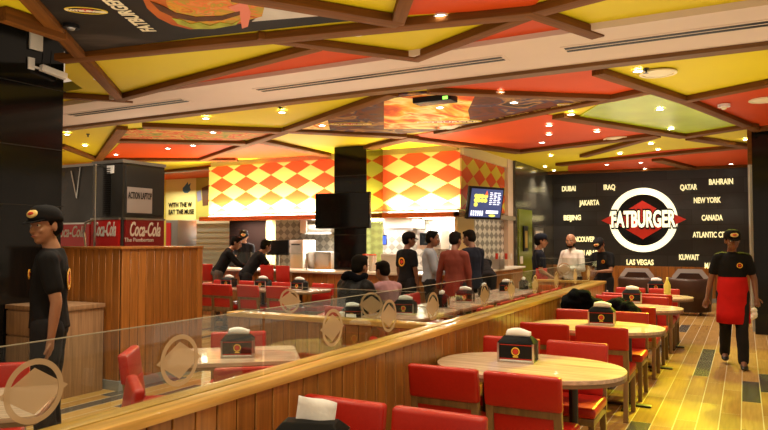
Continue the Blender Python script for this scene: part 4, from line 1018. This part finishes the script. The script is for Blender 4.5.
def person(label, x, y, face, h=1.72, skin='tan', top=None, sleeves='short', bottom=None, lean=0, twist=0, head=(0, 0, 0), armL=None, armR=None, legs='stand', build=1.0,
           hair=True, cap=None, cap_logo=True, beard=False, hem=.0, apron=None, back_logo=False, chest_logo=False, collar=None, hood=False, vox=.0105, bald=False, z=0, brim=1, belt=False):
    """faces local +Y; arms are (upper direction, fore direction, reach of grip)"""
    k = h/1.75
    e = empty('person', (x, y, z), face, label=label, cat='person'); e.scale = (k, k, k)
    hipz = .93; seated = legs == 'sit'
    if seated: hipz = .56
    P0 = v3(0, 0, hipz+.03)
    R = Matrix.Rotation(math.radians(-lean), 3, 'X') @ Matrix.Rotation(math.radians(twist), 3, 'Z')
    def U(p): return P0+R @ (Vector(p)-v3(0, 0, .96))
    neck = U((0, -.01, 1.47)); nt_ = U((0, .015, 1.53))
    HR = R @ Euler((math.radians(head[0]), math.radians(head[2]), math.radians(head[1])), 'XYZ').to_matrix() if False else Euler((math.radians(-head[0]), math.radians(head[2]), math.radians(head[1]+twist)), 'ZXY').to_matrix()*1.12
    hc = nt_+HR @ v3(0, .018, .085)
    def Hh(p): return hc+HR @ Vector(p)
    b = build
    sh = {s: U((s*.167*b, -.01, 1.390)) for s in (-1, 1)}
    hip = {s: v3(s*.09, 0, hipz) for s in (-1, 1)}
    # legs
    if legs == 'stand':
        kn = {s: v3(s*.10, .015, .49) for s in (-1, 1)}; an = {s: v3(s*.11, -.02, .085) for s in (-1, 1)}
    elif legs == 'walk':
        kn = {-1: v3(-.085, .13, .50), 1: v3(.085, .02, .49)}; an = {-1: v3(-.09, .03, .11), 1: v3(.10, -.13, .10)}
        kn = {-1: v3(-.09, .16, .50), 1: v3(.09, .02, .49)}; an = {-1: v3(-.10, .17, .085), 1: v3(.095, -.22, .13)}
    else:
        kn = {s: v3(s*.13, .42, .52) for s in (-1, 1)}; an = {s: v3(s*.13, .40, .085) for s in (-1, 1)}
        hip = {s: v3(s*.09, .02, hipz) for s in (-1, 1)}
    arms = {}
    for s, a in ((-1, armL), (1, armR)):
        if a is None: a = ((s*.18, .03, -1), (s*.02, .22, -1))
        u = Vector(a[0]).normalized(); f = Vector(a[1]).normalized()
        el = sh[s]+u*.285; wr = el+f*.245
        arms[s] = (el, wr, f, u)
    # body
    B = MB()
    B.loft([(U(c), R @ v3(rx*b, 0, 0), R @ v3(0, ry*b, 0)) for c, rx, ry in (((0, 0, .86), .10, .075), ((0, 0, .90), .150, .105), ((0, 0, .97), .158, .108), ((0, .005, 1.08), .135, .095), ((0, .005, 1.2), .145, .10), ((0, 0, 1.32), .162, .105), ((0, -.005, 1.41), .150, .085), ((0, -.01, 1.45), .09, .065), ((0, -.01, 1.47), .055, .055))])
    B.limb(neck, nt_, .056, .052); B.limb(nt_, Hh((0, -.01, -.02)), .052, .05)
    # head: skull, face, jaw, nose, ears, brows
    B.ell(Hh((0, -.012, .035)), (.074, .092, .085), HR, 20, 14); B.ell(Hh((0, .022, -.02)), (.060, .066, .088), HR, 18, 12)
    B.ell(Hh((0, .045, -.082)), (.032, .032, .026), HR); B.limb(Hh((0, .086, .012)), Hh((0, .103, -.026)), .009, .013, 8); B.ell(Hh((0, .098, -.032)), (.018, .014, .010), HR, 10, 6)
    B.limb(Hh((-.034, .076, .028)), Hh((.034, .076, .028)), .010, .010, 8); B.ell(Hh((0, .079, -.058)), (.024, .012, .012), HR, 10, 6)
    for s in (-1, 1):
        B.ell(Hh((s*.073, -.005, -.005)), (.011, .020, .033), HR, 10, 8); B.ell(Hh((s*.036, .062, -.028)), (.020, .018, .016), HR, 8, 6)
        B.limb(sh[s]-R @ v3(s*.05, 0, -.01), sh[s], .062, .058)
        el, wr, f, u = arms[s]
        B.chain([sh[s], sh[s].lerp(el, .5), el], [.056, .047, .038]); B.chain([el, el.lerp(wr, .35), wr], [.038, .036, .024])
        side = u.cross(f); side = side.normalized() if side.length > .05 else v3(1, 0, 0)*s
        B.limb(wr, wr+f*.055, .024, .028); B.limb(wr+f*.03, wr+f*.085, .030, .032, sq=.55)
        B.chain([hip[s], hip[s].lerp(kn[s], .5), kn[s]], [.098, .078, .057]); B.chain([kn[s], kn[s].lerp(an[s], .35), an[s]], [.054, .053, .036])
        B.limb(an[s], an[s]+v3(0, .13, -.045), .038, .030)
    me = remesh(B, vox, 2)
    bm = bmesh.new(); bm.from_mesh(me)
    fin = MB()
    for s in (-1, 1):
        el, wr, f, u = arms[s]
        a = f.cross(v3(0, 1, 0) if abs(f.y) < .8 else v3(0, 0, 1)).normalized()     # across the palm
        nrm = a.cross(f).normalized(); inw = nrm if nrm.x*(-s) > 0 else -nrm
        if abs(f.z) < .5: inw = v3(0, 0, -1)
        for j, (off, L) in enumerate(((-.026, .060), (-.009, .072), (.009, .068), (.026, .054))):
            q = wr+f*.085+a*off; m1 = q+f*L*.5+inw*.006; m2 = m1+(f*.8+inw*.6).normalized()*L*.32; m3 = m2+(f*.4+inw*.9).normalized()*L*.26
            fin.chain([q-f*.02, m1, m2, m3], [.0092, .0086, .008, .007], 8)
        q = wr+f*.03-a*.024; fin.chain([q, q-a*.028+f*.028+inw*.008, q-a*.034+f*.055+inw*.016], [.012, .010, .008], 8)
    fm = fin.mesh('f'); bm.from_mesh(fm); bm.to_mesh(me); bm.free(); bpy.data.meshes.remove(fm)
    body = link_mesh('body', me, SKIN[skin], e)
    # eyes, mouth
    for s in (-1, 1):
        MB().ell(Hh((s*.031, .074, .006)), (.0125, .009, .0075), HR, 12, 8).build('eye', EYEW, e, smooth=True); MB().ell(Hh((s*.031, .080, .006)), (.006, .005, .006), HR, 10, 6).build('pupil', EYEB, e, smooth=True)
        MB().limb(Hh((s*.016, .086, .026)), Hh((s*.048, .076, .028)), .004, .003, 6).build('eyebrow', HAIR, e, smooth=True)
    MB().ell(Hh((0, .088, -.058)), (.022, .007, .0055), HR, 12, 6).build('mouth', LIP, e, smooth=True)
    # hair
    if hair and not bald:
        H = MB().ell(Hh((0, -.022, .048)), (.083, .094, .083), HR, 18, 12).ell(Hh((0, -.045, .0)), (.076, .066, .075), HR)
        if not cap: H.ell(Hh((0, .035, .105)), (.055, .045, .025), HR)
        for s in (-1, 1): H.limb(Hh((s*.075, .015, .03)), Hh((s*.075, .018, -.005)), .010, .006, 6)
        link_mesh('hair', remesh(H, .012, 2), HAIR, e)
    elif bald:
        H = MB().ell(Hh((0, -.045, .0)), (.078, .062, .060), HR); link_mesh('hair', remesh(H, .012, 2), HAIR, e)
    if beard:
        H = MB().ell(Hh((0, .050, -.078)), (.040, .040, .034), HR).ell(Hh((-.05, .02, -.055)), (.018, .035, .038), HR).ell(Hh((.05, .02, -.055)), (.018, .035, .038), HR)
        H.limb(Hh((-.024, .092, -.044)), Hh((.024, .092, -.044)), .007, .007, 6); link_mesh('beard', remesh(H, .009, 1), HAIR, e)
    if cap:
        c = MB().loft([(Hh((0, -.012+.004*i, z_)), HR @ v3(.088*r, 0, 0), HR @ v3(0, .104*r, 0)) for i, (z_, r) in enumerate(((.030, 1.0), (.055, 1.02), (.085, .97), (.110, .82), (.126, .55), (.132, .2)))], 24)
        c.ell(Hh((0, -.01, .133)), (.01, .01, .006), HR, 8, 5)
        co = c.build('cap', cap, e, smooth=True)
        br = MB(); vs = []
        for zz in (0, .006):
            for i in range(13):
                t = PI*i/12; vs.append(Hh((.072*math.cos(t), .060+.085*math.sin(t)*brim, .036-.020*math.sin(t)+zz)))
        for zz in (0, .006):
            pass
        fs = [tuple(range(13))[::-1], tuple(range(13, 26))]+[(i, (i+1) % 13, 13+(i+1) % 13, 13+i) for i in range(13)]
        br.add(vs, fs); o = br.build('cap_brim', cap, co)
        if cap_logo:
            MB().ell(Hh((0, .088, .078)), (.044, .014, .028), HR @ Matrix.Rotation(-.35, 3, 'X').inverted(), 16, 8).build('cap_badge', M['flame_pale'], co, smooth=True)
            MB().ell(Hh((0, .094, .078)), (.028, .013, .013), HR @ Matrix.Rotation(-.35, 3, 'X').inverted(), 16, 8).build('badge_mark', M['logo_r'], co, smooth=True)
    # trousers
    T_ = MB(); g = .012
    T_.loft([(U(c), R @ v3(rx*b, 0, 0), R @ v3(0, ry*b, 0)) for c, rx, ry in (((0, 0, .855), .12, .10), ((0, 0, .90), .168, .122), ((0, 0, .97), .170, .122), ((0, .005, 1.05), .152, .110))])
    for s in (-1, 1):
        T_.chain([hip[s], hip[s].lerp(kn[s], .5), kn[s]], [.110, .094, .076]); T_.chain([kn[s], kn[s].lerp(an[s], .5), an[s]+(an[s]-kn[s]).normalized()*-.01], [.076, .070, .064])
    T_o = link_mesh('trousers', rumple(remesh(T_, .012, 2), .006), bottom, e)
    for s in (-1, 1):
        sm = MB().loft([(an[s]+v3(0, y_, -.085+z_), v3(w_, 0, 0), v3(0, 0, hh)) for y_, z_, w_, hh in ((-.06, .035, .02, .02), (-.05, .045, .036, .040), (.02, .048, .042, .045), (.10, .035, .046, .033), (.165, .028, .040, .025), (.195, .024, .02, .014))], 16)
        sm.build('shoe', SHOE, e, smooth=True)
    # top
    g = .017
    zb = .93-hem
    secs = [((0, 0, zb), .178+hem*.22, .132+hem*.12), ((0, 0, 1.0), .172, .125), ((0, .005, 1.10), .158+.02*(b-1), .118), ((0, .005, 1.22), .166, .12), ((0, 0, 1.32), .180, .123), ((0, -.005, 1.41), .160, .10), ((0, -.01, 1.455), .098, .078), ((0, -.01, 1.475), .070, .066)]
    if hood: secs = [(c, rx*1.22, ry*1.25) for c, rx, ry in secs]
    A = MB().loft([(U(c), R @ v3(rx*b, 0, 0), R @ v3(0, ry*b, 0)) for c, rx, ry in secs])
    q = 1.3 if hood else 1
    for s in (-1, 1):
        el, wr, f, u = arms[s]
        A.limb(sh[s]-R @ v3(s*.06, 0, -.012), sh[s], .074*q, .068*q)
        if sleeves == 'short': A.chain([sh[s], sh[s].lerp(el, .62)], [.070, .062])
        else: A.chain([sh[s], sh[s].lerp(el, .5), el], [.070*q, .060*q, .052*q]); A.chain([el, wr-f*.012], [.052*q, .040*q])
    sh_o = link_mesh('jacket' if hem > .05 or hood else 'shirt', rumple(remesh(A, .0115, 2), .007 if not hood else .012), top, e)
    if hood:
        Hd = MB()
        random.seed(5)
        for i in range(26):
            a = 2*PI*i/26; Hd.ell(U((.13*math.cos(a), -.035+.10*math.sin(a), 1.50+.02*math.sin(a*3))), (.045, .045, .04), nu=10, nv=7, jit=.2)
        link_mesh('fur_hood', remesh(Hd, .012, 1), M['fur'], e)
    if collar:
        Cc = MB().loft([(U((0, -.008, 1.45)), R @ v3(.082, 0, 0), R @ v3(0, .075, 0)), (U((0, -.006, 1.475)), R @ v3(.070, 0, 0), R @ v3(0, .068, 0)), (U((0, -.004, 1.50)), R @ v3(.065, 0, 0), R @ v3(0, .066, 0))], 20); Cc.build('collar', collar, e, smooth=True)
    def patch(c, rr, yoff, back, nm):
        T4 = Matrix.Translation(U(c)) @ R.to_4x4() @ Matrix.Rotation(PI/2*(-1 if back else 1), 4, 'X')
        g_ = MB().ring((0, 0), rr*.72, rr, 0, .006, T4, 24); o = g_.build(nm+'_ring', M['flame'], e); MB().prism([(-rr*.6, 0), (0, rr*.5), (rr*.6, 0), (0, -rr*.5)], 0, .006, T4).build(nm+'_mark', M['logo_r'], e)
    if back_logo: patch((0, -.124*b-.001, 1.26), .075, 0, True, 'back_badge')
    if chest_logo: patch((-.080, .122*b-.001, 1.30), .034, 0, False, 'chest_badge')
    if apron:
        ap = MB(); vs = []; n = 14
        for z_, rx, ry in ((1.15, .172, .135), (1.0, .186, .148), (.85, .190, .185), (.70, .196, .225), (.56, .200, .245)):
            for i in range(n+1):
                t = math.radians(-30+240*i/n); wv = 1+.02*math.sin(i*2.3)*(1.06-z_)*2
                vs.append(v3(rx*math.cos(t)*wv, ry*math.sin(t)*wv, z_+(hipz-.93)))
        fs = [(r_*(n+1)+i, r_*(n+1)+i+1, (r_+1)*(n+1)+i+1, (r_+1)*(n+1)+i) for r_ in range(4) for i in range(n)]
        ap.add(vs, fs); o = ap.build('apron', apron, e, smooth=True); o.modifiers.new('s', 'SOLIDIFY').thickness = .006
    if belt: MB().ring((0, 0), .150, .162, 1.0, 1.03, Matrix.Diagonal((1, .75, 1, 1)), 32).build('belt', M['chair_wood'], e)
    return e
M['flame_pale'] = mat('badge_pale', (.85, .62, .22), .5)
BLK = cloth('black_cotton', (.010, .010, .012)); NAVY = cloth('navy_cotton', (.010, .012, .022)); BLUE = cloth('blue_grey_shirt', (.28, .31, .38)); MAR = cloth('maroon_jacket', (.15, .034, .024), .6)
WHT = cloth('white_shirt', (.68, .64, .60)); PINK = cloth('pink_shirt', (.36, .20, .23)); TRO = cloth('dark_trousers', (.018, .017, .020)); RA = cloth('red_apron', (.50, .012, .012)); PUF = cloth('black_padded', (.012, .012, .013), .45)
GRY = cloth('grey_trousers', (.10, .08, .07))
def at(px, y): return W(px, 260, Y=y).x
D = math.radians
# angles: 0 faces the sign wall (+Y), 180 faces the camera side
person('young waiter in a black cap and black uniform standing by the sideboard', at(50.5, 3.15), 3.15, D(136), 1.83, 'tan', BLK, 'short', TRO, head=(4, 50, 0), cap=BLK, armL=((-.14, -.22, -1), (-.02, .12, -1)), armR=((.12, -.10, -1), (.04, .22, -1)), vox=.0085, chest_logo=True, back_logo=True, build=.98)
person('waiter in a red apron and black cap walking down the aisle', at(732, 9.7), 9.7, D(184), 1.72, 'dark', BLK, 'short', TRO, legs='walk', head=(9, 12, 0), cap=BLK, apron=RA, armL=((-.30, .06, -1), (-.05, .55, -1)), armR=((.30, .02, -1), (.22, .10, -1)), vox=.0085, chest_logo=True, build=1.0)
# cloth in the walking waiter's hand
p = W(754, 310, Y=9.45)
random.seed(3); mb = MB(); mb.ell((0, 0, 0), (.035, .03, .03), jit=.2).ell((.01, 0, -.05), (.03, .025, .05), jit=.25).ell((-.02, .01, -.09), (.02, .02, .04), jit=.3)
o = link_mesh('cleaning_cloth', remesh(mb, .009, 1), M['paper']); o.location = p; tag(o, 'crumpled white cloth held by the walking waiter in the red apron', 'cloth')
person('man in black leaning with both arms on the kitchen counter, back turned', at(246, 10.2), 10.2, D(-38), 1.72, 'mid', BLK, 'short', TRO, lean=36, head=(18, 10, 0), armL=((-.1, .7, -.7), (.2, 1, -.1)), armR=((.15, .6, -.7), (-.1, 1, -.1)), vox=.012)
person('man in black bending sideways over the counter beside his colleague', at(218, 10.25), 10.25, D(-48), 1.76, 'tan', BLK, 'long', GRY, lean=30, head=(22, -10, 0), armL=((-.1, .6, -.8), (.1, .9, -.4)), armR=((.1, .6, -.7), (-.1, .9, -.3)), vox=.012)
person('kitchen worker in a black cap looking down behind the counter', at(244, 12.0), 12.0, D(215), 1.82, 'tan', BLK, 'short', TRO, lean=4, head=(22, 0, 0), cap=BLK, armL=((-.1, .5, -.9), (.2, .9, -.3)), armR=((.1, .5, -.9), (-.2, .9, -.3)), vox=.012)
person('hooded diner in a black padded jacket sitting with back turned', at(351, 6.85), 6.85, D(-15), 1.80, 'mid', PUF, 'long', TRO, legs='sit', lean=10, head=(10, 0, 0), hood=True, armL=((-.2, .55, -.8), (.2, 1, .05)), armR=((.2, .55, -.8), (-.2, 1, .05)), vox=.012, build=1.1, hem=.02)
put_chair(at(351, 6.8), 6.88, D(-15), 'red chair under the hooded diner', 'red chairs around the long row')
person('seated diner in a pink shirt beside the hooded diner', at(391, 7.75), 7.75, D(60), 1.70, 'dark', PINK, 'short', TRO, legs='sit', lean=16, head=(16, 15, 0), armL=((-.2, .55, -.8), (.2, 1, .05)), armR=((.2, .55, -.8), (-.2, 1, .05)), vox=.012)
put_chair(at(390, 7.75), 7.78, D(60), 'red chair under the diner in the pink shirt', 'red chairs around the long row')
person('standing crew member in a black cap with an orange ring badge on the back', at(407, 10.1), 10.1, D(-22), 1.72, 'dark', BLK, 'short', TRO, head=(4, -28, 0), cap=BLK, cap_logo=False, back_logo=True, vox=.012)
person('standing man in a pale blue-grey shirt with his hand in a pocket', at(430, 10.0), 10.0, D(-62), 1.74, 'dark', BLUE, 'long', TRO, head=(6, -12, 0), bald=False, armL=((-.3, -.1, -1), (.1, .25, -1)), armR=((.1, .3, -1), (-.2, .8, -.2)), vox=.012, build=1.05)
person('standing man in a long maroon jacket, back turned', at(454.5, 9.55), 9.55, D(8), 1.72, 'dark', MAR, 'long', TRO, hem=.22, head=(14, -20, 0), armL=((-.30, .12, -1), (-.14, .15, -1)), armR=((.20, .10, -1), (-.05, .25, -1)), vox=.012, build=.98)
person('standing man in a dark navy suit facing the maroon jacket', at(472, 10.35), 10.35, D(60), 1.76, 'dark', NAVY, 'long', TRO, hem=.12, head=(20, 20, 0), armR=((.1, .1, -1), (0, .3, -1)), armL=((-.1, .2, -1), (0, .4, -1)), vox=.012)
person('man in black bent low over the side counter', at(489, 11.75), 11.6, D(38), 1.76, 'mid', BLK, 'long', TRO, lean=62, head=(30, 0, 0), armL=((-.1, .6, -.6), (.1, 1, -.1)), armR=((.1, .6, -.6), (-.1, 1, -.1)), vox=.012)
person('waiter in a dark cap and red apron turned towards the man in white', at(539, 11.55), 11.55, D(-70), 1.70, 'tan', NAVY, 'short', TRO, head=(2, 0, 0), cap=NAVY, cap_logo=False, apron=RA, armR=((.05, .1, -1), (0, .75, -.45)), armL=((-.1, 0, -1), (0, .7, -.5)), vox=.011)
person('bald bearded man in a white shirt with hands together', at(572, 12.2), 12.2, D(158), 1.70, 'tan', WHT, 'long', TRO, head=(6, 20, 0), bald=True, beard=True, collar=WHT, armL=((-.25, .15, -1), (.75, .65, .05)), armR=((.25, .15, -1), (-.75, .65, .05)), vox=.010, build=1.05)
person('crew member in black with a cap looking down before the sign wall', at(603.5, 12.4), 12.4, D(160), 1.66, 'mid', BLK, 'short', TRO, head=(38, 10, 0), lean=6, cap=BLK, armL=((-.2, .3, -1), (.6, .8, -.05)), armR=((.2, .3, -1), (-.6, .8, -.05)), vox=.011, chest_logo=True)
# end partition table and glasses seen through the far glass
tz = make_rect(1.0, .6); tz.location = (-2.55, 11.62, 0); tag(tz, 'table behind the end partition before the man in white', 'table')
gl = empty('drinking_glass', label='g', cat='glass'); MB().lathe([(.025, 0), (.032, .14), (.029, .14), (.022, .01)], n=12).build('bowl', M['glass'], gl); MB().cyl((0, 0), .024, .004, .07, n=12).build('drink', mat('drink', (.45, .30, .10), .2), gl)
ug = []
for i, (dx, dy) in enumerate(((-.35, -.1), (-.15, .05), (.1, -.08), (.3, .06))): inst(gl, ug, (-2.55+dx, 11.62+dy, .75), 0, 'half full drinking glass on the table before the man in white', 'drinking glasses at the end partition')
for o in bpy.data.objects:
    if o.name.startswith('drinking_glass') and o.parent is None: o['category'] = 'glass'; o['label'] = 'half full drinking glass on the table before the man in white'; o['group'] = 'drinking glasses at the end partition'
# ------------------------------------------------------------------ LIGHT
def area(name, loc, size, e, col=(1, .85, .62), rotx=0, sy=None, rz=0):
    l = bpy.data.lights.new(name, 'AREA'); l.energy = e; l.color = col; l.size = size
    if sy: l.shape = 'RECTANGLE'; l.size_y = sy
    o = bpy.data.objects.new(name, l); COL.objects.link(o); o.location = loc; o.rotation_euler = (rotx, 0, rz); return o
def spot(name, loc, e, col, ang=110, blend=.7, tgt=None, r=.05):
    l = bpy.data.lights.new(name, 'SPOT'); l.energy = e; l.color = col; l.spot_size = math.radians(ang); l.spot_blend = blend; l.shadow_soft_size = r
    o = bpy.data.objects.new(name, l); COL.objects.link(o); o.location = loc
    if tgt is not None: o.rotation_euler = (Vector(tgt)-Vector(loc)).to_track_quat('-Z', 'Y').to_euler()
    return o
for p, py in spots:
    if p.y > 18.2: spot('downlight_beam', (p.x, min(p.y, 18.9), HC-.08), 60, (1, .86, .66), 80, .8)
    else: spot('downlight_beam', (p.x, p.y, HC-.08), 95, (1, .84, .62), 120, .8)
# lamps of the front part of the room (ceiling fittings outside the picture, above and behind the camera)
for x, y in ((-1.2, 1.2), (-3.4, .6), (-1.3, 3.4), (-.2, 3.0), (-3.4, 2.6), (1.2, 4.6)):
    spot('downlight_beam', (x, y, HC-.16), 85, (1, .85, .64), 125, .8)
# yellow-green stage lamps over the aisle, by the shiny panel
p = W(657, 109, Z=HC-.2)
spot('aisle_lamp', (p.x, p.y, HC-.25), 420, (.78, 1, .05), 60, .5, (-.45, 6.6, 0))
spot('aisle_lamp', (-.3, 12.0, HC-.25), 380, (.95, .95, .06), 70, .6, (-.55, 9.2, 0))
spot('aisle_lamp', (-.1, 7.6, HC-.25), 1300, (1, .90, .04), 15, .35, (-.84, 4.5, .75))
spot('aisle_lamp', (-.1, 10.2, HC-.25), 1500, (1, .90, .04), 24, .35, (-.98, 6.9, .75))
spot('aisle_lamp', (-.1, 12.6, HC-.25), 1100, (1, .90, .04), 24, .35, (-.95, 9.05, .75))
# added fill lights, unseen and facing up, that brighten the whole ceiling
for x, y, e_ in ((-1.0, 1.5, 60), (-4.2, 3.0, 60), (-1.0, 4.6, 55), (-4.6, 6.6, 60), (-1.2, 8.6, 60), (-8.2, 8.0, 70), (-3.6, 10.0, 60), (-1.6, 12.5, 60), (-3.2, 16.0, 60), (-1.0, 16.5, 50), (-11.5, 10.0, 60), (1.6, 8.0, 50)):
    area('ceiling_fill', (x, y, 1.9), 2.6, e_*.42, (1, .90, .70), PI, 2.6)
# kitchen: strip washing the harlequin panel from the lip, and tubes inside
for x, L in ((-9.6, 3.6), (-5.75, 1.5)):
    area('canopy_strip', (x, KY-.11, 2.20), L, 60*L, (1, .90, .62), math.radians(180-12), .05)
for x, y in ((-10.3, 12.7), (-8.4, 13.3), (-6.0, 13.1), (-6.0, 14.1)):
    area('kitchen_tube', (x, y, 2.07), 1.4, 170, (1, .93, .80), 0, .3)
area('mural_wash', (-14.5, 14.6, 3.3), 2.5, 100, (1, .95, .6), math.radians(-15), .3)
w = bpy.data.worlds.new('world'); S.world = w; w.use_nodes = True
w.node_tree.nodes['Background'].inputs[0].default_value = (1, .74, .50, 1); w.node_tree.nodes['Background'].inputs[1].default_value = .6
S.view_settings.view_transform = 'Standard'; S.view_settings.look = 'None'; S.view_settings.gamma = 1; S.view_settings.exposure = 0
S.cycles.use_denoising = True; S.cycles.max_bounces = 6; S.cycles.transparent_max_bounces = 12; S.cycles.sample_clamp_indirect = 4
